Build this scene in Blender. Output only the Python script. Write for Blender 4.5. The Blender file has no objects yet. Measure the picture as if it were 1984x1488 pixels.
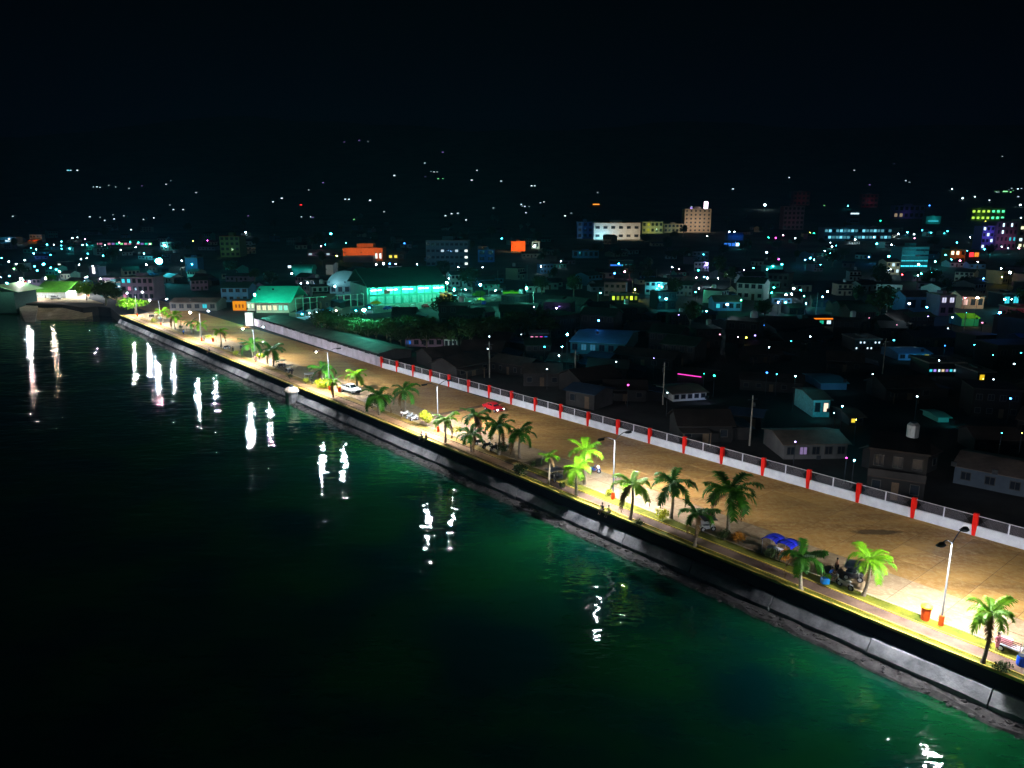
import bpy, math, random
from mathutils import Vector, Matrix, noise
R = math.radians
rnd = random.Random(7)
scene = bpy.context.scene
C = scene.collection

# ------------------------------------------------------------------ camera
CAM_Z = 35.4
F = 1471.0                       # focal length in pixels of the 1984 px wide photograph
PITCH = math.atan((744 - 410) / F)
cam_d = bpy.data.cameras.new('camera')
cam_d.sensor_width = 36.0
cam_d.lens = 36.0 * F / 1984.0
cam_d.clip_end = 12000
cam_d.clip_start = 0.5
cam = bpy.data.objects.new('camera', cam_d)
cam.location = (0, 0, CAM_Z)
cam.rotation_euler = (R(90) - PITCH, 0, 0)
C.objects.link(cam)
scene.camera = cam

# ------------------------------------------------------------------ night sky
world = bpy.data.worlds.new('World')
scene.world = world
world.use_nodes = True
wn = world.node_tree
wn.nodes.clear()
w_out = wn.nodes.new('ShaderNodeOutputWorld')
w_bg = wn.nodes.new('ShaderNodeBackground')
w_tc = wn.nodes.new('ShaderNodeTexCoord')
w_sep = wn.nodes.new('ShaderNodeSeparateXYZ')
w_r = wn.nodes.new('ShaderNodeValToRGB')
wn.links.new(w_tc.outputs['Generated'], w_sep.inputs[0])
wn.links.new(w_sep.outputs['Z'], w_r.inputs[0])
wn.links.new(w_r.outputs[0], w_bg.inputs[0])
wn.links.new(w_bg.outputs[0], w_out.inputs[0])
cr = w_r.color_ramp
cr.elements[0].position = 0.0
cr.elements[0].color = (0.0004, 0.0008, 0.0046, 1)
cr.elements[1].position = 0.22
cr.elements[1].color = (0.00008, 0.0001, 0.0006, 1)
w_bg.inputs[1].default_value = 1.0

scene.view_settings.view_transform = 'Standard'
scene.view_settings.look = 'None'
scene.view_settings.exposure = 0
scene.view_settings.gamma = 1
scene.cycles.use_denoising = True
scene.cycles.use_light_tree = True
scene.cycles.sample_clamp_direct = 0
scene.cycles.sample_clamp_indirect = 4
scene.cycles.max_bounces = 6
scene.cycles.diffuse_bounces = 2
scene.cycles.glossy_bounces = 3
scene.cycles.transmission_bounces = 3
scene.cycles.volume_bounces = 0
scene.cycles.transparent_max_bounces = 6
scene.cycles.caustics_reflective = False
scene.cycles.caustics_refractive = False

# ------------------------------------------------------------------ places
SP, CP = math.sin(PITCH), math.cos(PITCH)
def ray(px, py):
    """direction with unit forward (y) component through a pixel of the photograph"""
    dx, dy = px - 992.0, py - 744.0
    fw = F * CP - dy * SP
    return dx / fw, -(F * SP + dy * CP) / fw
def G(px, py, z=0.0):
    rx, rz = ray(px, py)
    t = (z - CAM_Z) / rz
    return Vector((rx * t, t, z))
def sstep(a, b, x):
    t = min(1, max(0, (x - a) / (b - a)))
    return t * t * (3 - 2 * t)
def terrain(x, y):
    if y < 400: return 0.0
    z = 0.022 * (min(y, 1300) - 400)
    if y > 1100:
        k = sstep(1100, 4000, y)
        n = noise.noise(Vector((x / 900, y / 1100, 0.3)))
        n2 = noise.noise(Vector((x / 260, y / 300, 4.3)))
        ridge = 400 + 40 * noise.noise(Vector((x / 1300, 0.0, 8.1)))
        z += k * ridge + k * (70 * n + 22 * n2)
    return z
def hit(px, py):
    rx, rz = ray(px, py)
    d = 12.0
    while d < 4600:
        z = CAM_Z + rz * d
        if z <= terrain(rx * d, d): break
        d *= 1.01
    lo, hi = d / 1.01, d
    for _ in range(10):
        m = (lo + hi) / 2
        if CAM_Z + rz * m <= terrain(rx * m, m): hi = m
        else: lo = m
    return Vector((rx * hi, hi, terrain(rx * hi, hi)))
TV = Vector((-0.639, 0.769, 0)); TV.normalize()
NV = Vector((TV.y, -TV.x, 0))
V0 = 63.5
def Q(u, v, z=0.0):
    """quay coordinates: u metres along the lip of the sea wall, v metres inland of it"""
    p = NV * (V0 + v) + TV * u
    return Vector((p.x, p.y, z))
def uv(p):
    return p.dot(TV), p.dot(NV) - V0
QA = math.atan2(TV.y, TV.x)

# ------------------------------------------------------------------ materials
MATS = {}
def mat(name, col, rough=0.8, var=0.25, scale=2.0, bump=0.0, bscale=20.0, metal=0.0, spec=0.3, col2=None, transl=0.0, rand=0.0):
    if name in MATS: return MATS[name]
    m = bpy.data.materials.new(name); m.use_nodes = True
    nt = m.node_tree; N = nt.nodes; L = nt.links
    b = N['Principled BSDF']
    b.inputs['Roughness'].default_value = rough
    b.inputs['Metallic'].default_value = metal
    b.inputs['Specular IOR Level'].default_value = spec
    g = N.new('ShaderNodeNewGeometry')
    nz = N.new('ShaderNodeTexNoise'); nz.inputs['Scale'].default_value = scale; nz.inputs['Detail'].default_value = 6
    nz.inputs['Roughness'].default_value = 0.65
    L.new(g.outputs['Position'], nz.inputs['Vector'])
    r = N.new('ShaderNodeValToRGB')
    r.color_ramp.elements[0].position = 0.32; r.color_ramp.elements[1].position = 0.68
    c2 = col2 if col2 else tuple(min(1, c * (1 + var)) for c in col)
    c1 = tuple(c * (1 - var) for c in col)
    r.color_ramp.elements[0].color = (*c1, 1); r.color_ramp.elements[1].color = (*c2, 1)
    L.new(nz.outputs['Fac'], r.inputs[0])
    out = r.outputs[0]
    if rand:
        oi = N.new('ShaderNodeObjectInfo'); hs = N.new('ShaderNodeHueSaturation')
        mr = N.new('ShaderNodeMapRange'); mr.inputs[3].default_value = 1 - rand; mr.inputs[4].default_value = 1 + rand
        L.new(oi.outputs['Random'], mr.inputs[0]); L.new(mr.outputs[0], hs.inputs['Value']); L.new(out, hs.inputs['Color'])
        out = hs.outputs[0]
    L.new(out, b.inputs['Base Color'])
    if bump:
        bz = N.new('ShaderNodeTexNoise'); bz.inputs['Scale'].default_value = bscale; bz.inputs['Detail'].default_value = 4
        L.new(g.outputs['Position'], bz.inputs['Vector'])
        bp = N.new('ShaderNodeBump'); bp.inputs['Strength'].default_value = bump; bp.inputs['Distance'].default_value = 0.05
        L.new(bz.outputs['Fac'], bp.inputs['Height']); L.new(bp.outputs[0], b.inputs['Normal'])
    if transl:
        t = N.new('ShaderNodeBsdfTranslucent'); mx = N.new('ShaderNodeMixShader'); mx.inputs[0].default_value = transl
        L.new(out, t.inputs[0]); L.new(b.outputs[0], mx.inputs[1]); L.new(t.outputs[0], mx.inputs[2])
        L.new(mx.outputs[0], N['Material Output'].inputs[0])
    MATS[name] = m
    return m
def emit(col, s):
    s = float('%.2g' % s)
    k = 'glow_%d_%d_%d_%g' % (*[int(c * 100) for c in col], s)
    if k in MATS: return MATS[k]
    m = bpy.data.materials.new(k); m.use_nodes = True
    N = m.node_tree.nodes; N.clear()
    e = N.new('ShaderNodeEmission'); o = N.new('ShaderNodeOutputMaterial')
    e.inputs[0].default_value = (*col, 1); e.inputs[1].default_value = s
    m.node_tree.links.new(e.outputs[0], o.inputs[0])
    MATS[k] = m
    return m

M_CONC = mat('concrete', (0.36, 0.33, 0.29), 0.9, 0.35, 0.8, 0.5, 9)
M_ASPH = mat('dark_ground', (0.03, 0.028, 0.026), 0.95, 0.4, 0.15)
M_STEEL = mat('galvanised_steel', (0.55, 0.56, 0.58), 0.4, 0.1, 4, metal=0.5)
M_DARK = mat('dark_metal', (0.03, 0.035, 0.045), 0.5, 0.2, 5)
M_WHITE = mat('white_paint', (0.76, 0.78, 0.9), 0.7, 0.15, 0.8, 0.25, 6, col2=(0.84, 0.86, 0.95))
M_RED = mat('red_paint', (0.92, 0.014, 0.006), 0.55, 0.1, 2, spec=0.2)
M_ORANGE = mat('orange_paint', (0.85, 0.10, 0.01), 0.5, 0.15, 3)
M_YELLOW = mat('yellow_paint', (0.85, 0.62, 0.02), 0.5, 0.15, 3)
M_KERB = mat('kerb_paint', (0.62, 0.46, 0.07), 0.8, 0.35, 1.3, 0.4, 9)
M_RUB = mat('tyre_rubber', (0.02, 0.02, 0.02), 0.85, 0.1)
M_GLASS = mat('dark_glass', (0.015, 0.03, 0.035), 0.12, 0.1, spec=0.8)
M_TRUNK = mat('palm_bark', (0.24, 0.19, 0.14), 0.9, 0.4, 6, 0.6, 22)
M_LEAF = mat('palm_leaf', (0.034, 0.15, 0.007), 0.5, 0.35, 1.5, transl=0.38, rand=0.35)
M_LEAF_LIT = mat('palm_leaf_lit', (0.16, 0.38, 0.006), 0.5, 0.3, 1.5, transl=0.45, rand=0.2)  # lamplit copy of the palm leaf, lamp glow put into the colour
M_SHAFT = mat('palm_shaft', (0.16, 0.26, 0.06), 0.5, 0.2, 3)
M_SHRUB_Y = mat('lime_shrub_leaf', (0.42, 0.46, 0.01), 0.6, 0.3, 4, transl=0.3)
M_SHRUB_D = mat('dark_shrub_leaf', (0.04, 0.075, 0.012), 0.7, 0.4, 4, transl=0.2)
M_SHRUB_O = mat('orange_croton_leaf', (0.5, 0.20, 0.01), 0.6, 0.5, 3, transl=0.2)
M_TREE = mat('tree_leaf', (0.035, 0.07, 0.015), 0.7, 0.4, 0.8, transl=0.2, rand=0.3)
M_SKIN = mat('skin', (0.30, 0.15, 0.09), 0.6, 0.1)
M_HAIR = mat('hair', (0.01, 0.009, 0.008), 0.5, 0.1)

# ------------------------------------------------------------------ mesh builder
class MB:
    def __init__(s): s.v = []; s.f = []
    def add(s, vs, fs):
        n = len(s.v); s.v += [tuple(v) for v in vs]; s.f += [tuple(i + n for i in f) for f in fs]; return s
    def box(s, x, y, z, sx, sy, sz, rz=0.0, taper=1.0, ty=None):
        """box whose centre of base is x,y,z; taper scales the top"""
        c, q = math.cos(rz), math.sin(rz); ty = taper if ty is None else ty
        vs = []
        for k, (a, b) in ((0, (1, 1)), (1, (taper, ty))):
            for i, j in ((-1, -1), (1, -1), (1, 1), (-1, 1)):
                X, Y = i * sx / 2 * a, j * sy / 2 * b
                vs.append((x + X * c - Y * q, y + X * q + Y * c, z + k * sz))
        return s.add(vs, [(3, 2, 1, 0), (4, 5, 6, 7), (0, 1, 5, 4), (1, 2, 6, 5), (2, 3, 7, 6), (3, 0, 4, 7)])
    def tube(s, pts, rad, n=8, cap=True):
        pts = [Vector(p) for p in pts]
        if not hasattr(rad, '__len__'): rad = [rad] * len(pts)
        base = len(s.v)
        for i, p in enumerate(pts):
            d = (pts[min(i + 1, len(pts) - 1)] - pts[max(i - 1, 0)])
            if d.length < 1e-6: d = Vector((0, 0, 1))
            d.normalize()
            a = d.cross(Vector((0, 0, 1)) if abs(d.z) < 0.95 else Vector((1, 0, 0))); a.normalize()
            b = d.cross(a)
            for k in range(n):
                t = 2 * math.pi * k / n
                s.v.append(tuple(p + (a * math.cos(t) + b * math.sin(t)) * rad[i]))
        for i in range(len(pts) - 1):
            for k in range(n):
                k2 = (k + 1) % n
                s.f.append((base + i * n + k, base + i * n + k2, base + (i + 1) * n + k2, base + (i + 1) * n + k))
        if cap:
            s.f.append(tuple(base + k for k in reversed(range(n))))
            s.f.append(tuple(base + (len(pts) - 1) * n + k for k in range(n)))
        return s
    def lathe(s, prof, n=12, x=0, y=0, z=0, sx=1, sy=1):
        base = len(s.v)
        for r, h in prof:
            for k in range(n):
                t = 2 * math.pi * k / n
                s.v.append((x + r * math.cos(t) * sx, y + r * math.sin(t) * sy, z + h))
        for i in range(len(prof) - 1):
            for k in range(n):
                k2 = (k + 1) % n
                s.f.append((base + i * n + k, base + i * n + k2, base + (i + 1) * n + k2, base + (i + 1) * n + k))
        s.f.append(tuple(base + k for k in reversed(range(n))))
        s.f.append(tuple(base + (len(prof) - 1) * n + k for k in range(n)))
        return s
    def ball(s, x, y, z, rx, ry=None, rz=None, n=10, m=6):
        ry = ry or rx; rz = rz or rx
        prof = [(math.sin(math.pi * i / m) + 1e-4, -math.cos(math.pi * i / m)) for i in range(m + 1)]
        base = len(s.v)
        t = MB().lathe(prof, n)
        return s.add([(x + a * rx, y + b * ry, z + c * rz) for a, b, c in t.v], t.f)
    def loft(s, secs):
        """secs: list of rings (lists of xyz) with equal counts"""
        base = len(s.v); n = len(secs[0])
        for r in secs: s.v += [tuple(p) for p in r]
        for i in range(len(secs) - 1):
            for k in range(n):
                k2 = (k + 1) % n
                s.f.append((base + i * n + k, base + i * n + k2, base + (i + 1) * n + k2, base + (i + 1) * n + k))
        s.f.append(tuple(base + k for k in reversed(range(n)))); s.f.append(tuple(base + (len(secs) - 1) * n + k for k in range(n)))
        return s
    def mesh(s, name, m, smooth=False):
        me = bpy.data.meshes.new(name); me.from_pydata(s.v, [], s.f)
        if m: me.materials.append(m)
        if smooth: me.polygons.foreach_set('use_smooth', [True] * len(me.polygons))
        me.update(); return me
    def build(s, name, m, parent=None, loc=(0, 0, 0), rz=0, smooth=False):
        return put(name, s.mesh(name, m, smooth), parent, loc, rz)
def put(name, me, parent=None, loc=(0, 0, 0), rz=0.0):
    o = bpy.data.objects.new(name, me); C.objects.link(o)
    o.location = loc; o.rotation_euler = (0, 0, rz) if not hasattr(rz, '__len__') else rz
    if parent: o.parent = parent
    return o
def tag(o, label, cat, group=None):
    o['label'] = label; o['category'] = cat
    if group: o['group'] = group
    return o
def thing(name, label, cat, loc=(0, 0, 0), rz=0.0, group=None):
    o = bpy.data.objects.new(name, None); C.objects.link(o)
    o.empty_display_size = 0.2
    o.location = loc; o.rotation_euler = (0, 0, rz)
    return tag(o, label, cat, group)
def struct(o, kind='structure'):
    o['kind'] = kind; return o
def tree_of(o):
    return [(c, tree_of(c)) for c in o.children]
def dup(src, kids, loc, rz, label=None, group=None, scale=None, parent=None):
    c = src.copy(); C.objects.link(c)
    if parent is None: c.location = loc; c.rotation_euler = (0, 0, rz)
    else: c.parent = parent
    if label: c['label'] = label
    if group: c['group'] = group
    if scale: c.scale = scale if hasattr(scale, '__len__') else (scale,) * 3
    for k, kk in kids: dup(k, kk, None, None, parent=c)
    return c
def bulb(parent, loc, col, I, r, name='bulb', squash=1.0):
    return MB().ball(0, 0, 0, r, r, r * squash, 8, 5).build(name, emit(col, I / (math.pi * r * r)), parent, loc)

# colours of lights
CW = (0.62, 0.88, 1.0); CY = (0.06, 0.80, 0.95); TE = (0.02, 0.85, 0.5); BL = (0.04, 0.25, 1.0); WH = (1, 1, 1)
PK = (1.0, 0.32, 0.55); MG = (0.9, 0.05, 0.5); RD = (1.0, 0.03, 0.04); OR = (1.0, 0.3, 0.03); YE = (1.0, 0.85, 0.1)
GR = (0.25, 1.0, 0.35); LI = (0.6, 0.9, 0.05); VI = (0.45, 0.3, 1.0); WM = (1.0, 0.78, 0.5)

# ------------------------------------------------------------------ sea
def water_material():
    m = bpy.data.materials.new('sea_water'); m.use_nodes = True
    nt = m.node_tree; N = nt.nodes; L = nt.links; b = N['Principled BSDF']
    g = N.new('ShaderNodeNewGeometry')
    def nz(scale, det, sy=1.0, rot=0.0, rough=0.5):
        mp = N.new('ShaderNodeMapping'); mp.inputs['Scale'].default_value = (1, sy, 1); mp.inputs['Rotation'].default_value = (0, 0, rot)
        t = N.new('ShaderNodeTexNoise'); t.inputs['Scale'].default_value = scale; t.inputs['Detail'].default_value = det
        t.inputs['Roughness'].default_value = rough
        L.new(g.outputs['Position'], mp.inputs[0]); L.new(mp.outputs[0], t.inputs['Vector']); return t
    c = nz(0.09, 4); r = N.new('ShaderNodeValToRGB'); L.new(c.outputs['Fac'], r.inputs[0])
    r.color_ramp.elements[0].position = 0.35; r.color_ramp.elements[0].color = (0.0, 0.018, 0.018, 1)
    r.color_ramp.elements[1].position = 0.62; r.color_ramp.elements[1].color = (0.002, 0.044, 0.013, 1)
    L.new(r.outputs[0], b.inputs['Base Color'])
    b.inputs['Roughness'].default_value = 0.035; b.inputs['IOR'].default_value = 1.33
    a = nz(0.34, 2, 1.9, 0.06); d = nz(1.3, 3, 2.4, -0.08); e = nz(0.10, 2, 2.2, 0.12)
    s1 = N.new('ShaderNodeMath'); s1.operation = 'MULTIPLY_ADD'; s1.inputs[1].default_value = 0.12
    L.new(d.outputs['Fac'], s1.inputs[0]); L.new(a.outputs['Fac'], s1.inputs[2])
    s2 = N.new('ShaderNodeMath'); s2.operation = 'MULTIPLY_ADD'; s2.inputs[1].default_value = 1.6
    L.new(e.outputs['Fac'], s2.inputs[0]); L.new(s1.outputs[0], s2.inputs[2])
    bp = N.new('ShaderNodeBump'); bp.inputs['Strength'].default_value = 1.0; bp.inputs['Distance'].default_value = 0.115
    L.new(s2.outputs[0], bp.inputs['Height']); L.new(bp.outputs[0], b.inputs['Normal'])
    return m
SEA_Z = -3.3
w = MB().add([(-1400, -300, SEA_Z), (300, -300, SEA_Z), (300, 420, SEA_Z), (-1400, 420, SEA_Z)], [(0, 1, 2, 3)]).build('water', water_material())
struct(w)

# ------------------------------------------------------------------ land and hills
# waterline polygon of the land (anticlockwise seen from above)
def P2(v): return (v.x, v.y)
shore = [P2(Q(-95, 0.05)), P2(Q(292, 0.05)), P2(G(214, 596)), P2(G(190, 594)), P2(G(160, 596)), P2(G(120, 590)),
         P2(G(40, 588)), P2(G(30, 590)), P2(G(-60, 590)), P2(G(-500, 588))]
poly = shore + [(-1500, 305), (-1500, 402), (1600, 402), (1600, -180), (Q(-95, 0.05).x + 60, -180)]
poly = [(x, y, -0.02) for x, y in poly]
n = len(poly)
gm = MB(); gm.v = poly + [(x, y, -5.0) for x, y, _ in poly]
gm.f = [tuple(reversed(range(n)))] + [(i, (i + 1) % n, n + (i + 1) % n, n + i) for i in range(n)]
struct(gm.build('ground', M_ASPH))
hm = MB(); rows = [402 * (4700 / 402) ** (i / 70) for i in range(71)]; NC = 90
for y in rows:
    for j in range(NC + 1):
        x = (-1.6 + 3.2 * j / NC) * max(y, 900)
        hm.v.append((x, y, terrain(x, y) - (0.05 if y < 403 else 0)))
for i in range(70):
    for j in range(NC):
        a = i * (NC + 1) + j; hm.f.append((a, a + 1, a + NC + 2, a + NC + 1))
struct(hm.build('hills', mat('hillside', (0.10, 0.11, 0.09), 0.95, 0.5, 0.02)))

# ------------------------------------------------------------------ promenade strips
U0, U1 = -45.0, 291.0
def strip(name, v0, v1, z0, z1, m, ua=U0, ub=U1, step=3.0, jit=0.0):
    b = MB(); k = max(1, int((ub - ua) / step))
    secs = []
    for i in range(k + 1):
        u = ua + (ub - ua) * i / k
        j = jit * noise.noise(Vector((u * 0.7, v0, 0)))
        secs.append([Q(u, v0 + j, z0), Q(u, v1 + j, z0), Q(u, v1 + j, z1), Q(u, v0 + j, z1)])
    b.loft(secs)
    return b.build(name, m)
m_grass = mat('lawn', (0.09, 0.12, 0.003), 0.9, 0.45, 0.45, 0.6, 14, col2=(0.21, 0.185, 0.010))
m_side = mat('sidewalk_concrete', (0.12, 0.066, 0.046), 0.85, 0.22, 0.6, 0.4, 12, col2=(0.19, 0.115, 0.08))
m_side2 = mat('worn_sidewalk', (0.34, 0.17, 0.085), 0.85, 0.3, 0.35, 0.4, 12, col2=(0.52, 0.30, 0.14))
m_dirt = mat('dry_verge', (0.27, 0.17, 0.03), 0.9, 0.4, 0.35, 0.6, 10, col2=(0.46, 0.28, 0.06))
m_kerb2 = mat('worn_kerb', (0.34, 0.24, 0.12), 0.85, 0.35, 0.9, 0.4, 9)
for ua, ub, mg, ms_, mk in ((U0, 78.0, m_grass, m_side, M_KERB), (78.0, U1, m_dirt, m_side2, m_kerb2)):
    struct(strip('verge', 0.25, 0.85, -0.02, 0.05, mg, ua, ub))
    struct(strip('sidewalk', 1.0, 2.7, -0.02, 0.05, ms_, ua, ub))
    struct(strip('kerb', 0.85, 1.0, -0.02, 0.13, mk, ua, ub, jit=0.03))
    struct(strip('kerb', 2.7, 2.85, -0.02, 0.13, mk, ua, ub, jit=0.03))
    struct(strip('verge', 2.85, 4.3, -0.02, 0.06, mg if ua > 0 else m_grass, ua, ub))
struct(strip('kerb', 4.3, 4.45, -0.02, 0.12, mat('kerb_concrete', (0.45, 0.36, 0.22), 0.85, 0.25, 1.5, 0.4, 9), jit=0.02))

# fence line in quay coordinates
fpx = [740, 772, 802, 834, 867, 903, 941, 981, 1023, 1070, 1124, 1183, 1246, 1316, 1390, 1472, 1562, 1662, 1769, 1889]
FA, FB = Q(152.6, 23.9), Q(27.9, 27.0)      # first and last red pillar in view
FD = (FB - FA) / 19.0
FX = [FA + FD * i for i in range(23)]        # three more beyond the frame
WL = [Q(152.6, 24.1), Q(185, 25.0), Q(212, 26.0), Q(238, 26.8)]
def fence_v(u):
    if u <= 152.6:
        return 23.9 + (152.6 - u) * (27.0 - 23.9) / 124.7
    return 23.9 + min(u - 152.6, 90) * (26.8 - 23.9) / 85.4

# road of cast slabs
def road_mat(name, c1, c2, c3):
    m = bpy.data.materials.new(name); m.use_nodes = True
    nt = m.node_tree; N = nt.nodes; L = nt.links; b = N['Principled BSDF']
    b.inputs['Roughness'].default_value = 0.8; b.inputs['Specular IOR Level'].default_value = 0.25
    g = N.new('ShaderNodeNewGeometry')
    mp = N.new('ShaderNodeMapping'); mp.inputs['Rotation'].default_value = (0, 0, -QA); mp.inputs['Scale'].default_value = (0.22, 1.0, 1)
    L.new(g.outputs['Position'], mp.inputs[0])
    n1 = N.new('ShaderNodeTexNoise'); n1.inputs['Scale'].default_value = 0.35; n1.inputs['Detail'].default_value = 7; n1.inputs['Roughness'].default_value = 0.62
    L.new(mp.outputs[0], n1.inputs['Vector'])
    n2 = N.new('ShaderNodeTexNoise'); n2.inputs['Scale'].default_value = 1.6; n2.inputs['Detail'].default_value = 8; n2.inputs['Roughness'].default_value = 0.7
    L.new(g.outputs['Position'], n2.inputs['Vector'])
    r1 = N.new('ShaderNodeValToRGB'); r1.color_ramp.elements[0].position = 0.35; r1.color_ramp.elements[1].position = 0.66
    r1.color_ramp.elements[0].color = (*c1, 1); r1.color_ramp.elements[1].color = (*c2, 1)
    L.new(n1.outputs['Fac'], r1.inputs[0])
    r2 = N.new('ShaderNodeValToRGB'); r2.color_ramp.elements[0].position = 0.45; r2.color_ramp.elements[1].position = 0.75
    r2.color_ramp.elements[0].color = (0, 0, 0, 1); r2.color_ramp.elements[1].color = (1, 1, 1, 1)
    L.new(n2.outputs['Fac'], r2.inputs[0])
    mx = N.new('ShaderNodeMixRGB'); mx.inputs[2].default_value = (*c3, 1)
    L.new(r2.outputs[0], mx.inputs[0]); L.new(r1.outputs[0], mx.inputs[1])
    oi = N.new('ShaderNodeObjectInfo'); hs = N.new('ShaderNodeHueSaturation'); mr = N.new('ShaderNodeMapRange')
    mr.inputs[3].default_value = 0.86; mr.inputs[4].default_value = 1.14
    L.new(oi.outputs['Random'], mr.inputs[0]); L.new(mr.outputs[0], hs.inputs['Value']); L.new(mx.outputs[0], hs.inputs['Color'])
    # damp stain on the far lane
    sp = G(1697, 1031)
    vs = N.new('ShaderNodeVectorMath'); vs.operation = 'SUBTRACT'; vs.inputs[1].default_value = sp
    L.new(g.outputs['Position'], vs.inputs[0])
    m2 = N.new('ShaderNodeMapping'); m2.inputs['Rotation'].default_value = (0, 0, -QA); m2.inputs['Scale'].default_value = (1 / 2.7, 1 / 0.75, 1)
    L.new(vs.outputs[0], m2.inputs[0])
    ln = N.new('ShaderNodeVectorMath'); ln.operation = 'LENGTH'; L.new(m2.outputs[0], ln.inputs[0])
    ad = N.new('ShaderNodeMath'); ad.operation = 'MULTIPLY_ADD'; ad.inputs[1].default_value = 0.8; L.new(n2.outputs['Fac'], ad.inputs[0]); L.new(ln.outputs['Value'], ad.inputs[2])
    r3 = N.new('ShaderNodeMapRange'); r3.inputs[1].default_value = 1.15; r3.inputs[2].default_value = 1.6; r3.inputs[3].default_value = 0.3; r3.inputs[4].default_value = 1
    L.new(ad.outputs[0], r3.inputs[0])
    m3 = N.new('ShaderNodeMixRGB'); m3.blend_type = 'MULTIPLY'; m3.inputs[0].default_value = 1
    L.new(hs.outputs[0], m3.inputs[1]); L.new(r3.outputs[0], m3.inputs[2])
    L.new(m3.outputs[0], b.inputs['Base Color'])
    bp = N.new('ShaderNodeBump'); bp.inputs['Strength'].default_value = 0.5; bp.inputs['Distance'].default_value = 0.03
    L.new(n2.outputs['Fac'], bp.inputs['Height']); L.new(bp.outputs[0], b.inputs['Normal'])
    return m
m_road = road_mat('road_concrete', (0.25, 0.12, 0.030), (0.48, 0.26, 0.065), (0.50, 0.33, 0.14))
m_apron = road_mat('parking_concrete', (0.21, 0.135, 0.07), (0.31, 0.21, 0.12), (0.38, 0.29, 0.18))
road = struct(strip('road', 10.5, 24.2, -0.02, -0.012, m_road, 110, 520, 5))
bed = MB(); ul = [-45 + 5 * i for i in range(32)]
bed.loft([[Q(u, 4.5, -0.03), Q(u, fence_v(u) - 0.05, -0.03), Q(u, fence_v(u) - 0.05, -0.015), Q(u, 4.5, -0.015)] for u in ul])
struct(bed.build('road', mat('joint_dirt', (0.13, 0.075, 0.03), 0.95, 0.3)))
apron = struct(strip('parking_strip', 4.45, 10.5, -0.015, -0.006, m_apron, 110, 291, 5))
def slab_mesh(lu, lv, m):
    g = 0.02
    a, b, c = lu / 2 - g, lv / 2 - g, 0.012
    vs = [(-a, -b, -0.02), (a, -b, -0.02), (a, b, -0.02), (-a, b, -0.02), (-a + c, -b + c, 0), (a - c, -b + c, 0), (a - c, b - c, 0), (-a + c, b - c, 0)]
    return MB().add(vs, [(4, 5, 6, 7), (0, 1, 5, 4), (1, 2, 6, 5), (2, 3, 7, 6), (3, 0, 4, 7)]).mesh('slab', m)
LU = 4.5
sm_a = slab_mesh(LU, 3.0, m_apron); sm_r = slab_mesh(LU, 3.9, m_road)
for i in range(30):
    u = -22 + LU * i + LU / 2
    if u > 108: break
    for k in range(2):
        put('slab', sm_a, apron, Q(u, 4.5 + 1.5 + 3.0 * k, 0.004 + rnd.uniform(0, 0.006)), QA + rnd.uniform(-.001, .001))
    for k in range(4):
        put('slab', sm_r, road, Q(u, 10.5 + 1.95 + 3.9 * k, 0.004 + rnd.uniform(0, 0.006)), QA)
# narrow cast strip along the foot of the fence
ff = MB()
ff.loft([[Q(u, min(26.12, fence_v(u) - 0.3), -0.02), Q(u, fence_v(u) - 0.02, -0.02), Q(u, fence_v(u) - 0.02, 0.012), Q(u, min(26.12, fence_v(u) - 0.3), 0.012)] for u in ul])
ff.build('gutter', m_road, road)

# ------------------------------------------------------------------ sea wall
m_wall = mat('sea_wall_concrete', (0.055, 0.06, 0.075), 0.9, 0.5, 0.16, 1.0, 3, col2=(0.46, 0.45, 0.48))  # broad patches paint unlit gaps and lit stretches, mixed with staining
m_face = mat('shaded_wall_face', (0.05, 0.045, 0.05), 0.95, 0.4, 1.0, 0.6, 6)  # near-black tone paints the shade below the lip
sea_wall = thing('sea_wall', 'long grey concrete sea wall with a yellow painted lip above the dark green water', 'wall', Q(120, 0))
inv = Vector(Q(120, 0))
def wall_part(name, prof, m, ua, ub, step=1.5, wob=0.0):
    b = MB(); secs = []; k = int((ub - ua) / step)
    for i in range(k + 1):
        u = ua + (ub - ua) * i / k
        ring = []
        for j, (v, z) in enumerate(prof):
            nn = noise.noise(Vector((u * 0.55, j * 3.1, 1.7))) * wob if j >= wob_from else 0
            ring.append(Q(u, v + nn, z + nn * 0.35) - inv)
        secs.append(ring)
    b.loft(secs); return b.build(name, m, sea_wall)
wob_from = 99
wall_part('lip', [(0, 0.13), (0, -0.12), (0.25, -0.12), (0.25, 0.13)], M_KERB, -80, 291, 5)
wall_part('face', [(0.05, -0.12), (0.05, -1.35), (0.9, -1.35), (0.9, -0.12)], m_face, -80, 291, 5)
wob_from = 0
u = -80.0
while u < 291:
    ub = min(u + 9.6, 291)
    j = rnd.uniform(-0.08, 0.08)
    wob_from = 2
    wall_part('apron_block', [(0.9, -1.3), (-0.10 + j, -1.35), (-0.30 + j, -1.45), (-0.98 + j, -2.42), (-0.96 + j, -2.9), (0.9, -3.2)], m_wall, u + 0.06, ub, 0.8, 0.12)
    u += 9.66
wob_from = 0
wall_part('toe', [(0.5, -2.8), (-1.25, -2.86), (-1.9, -3.05), (-2.6, -3.7), (0.5, -4.5)], mat('rubble_toe', (0.055, 0.05, 0.05), 0.95, 0.6, 1.6, 1.0, 4), -80, 291, 0.5, 0.7)
rb = MB(); rr_ = random.Random(5)
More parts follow.
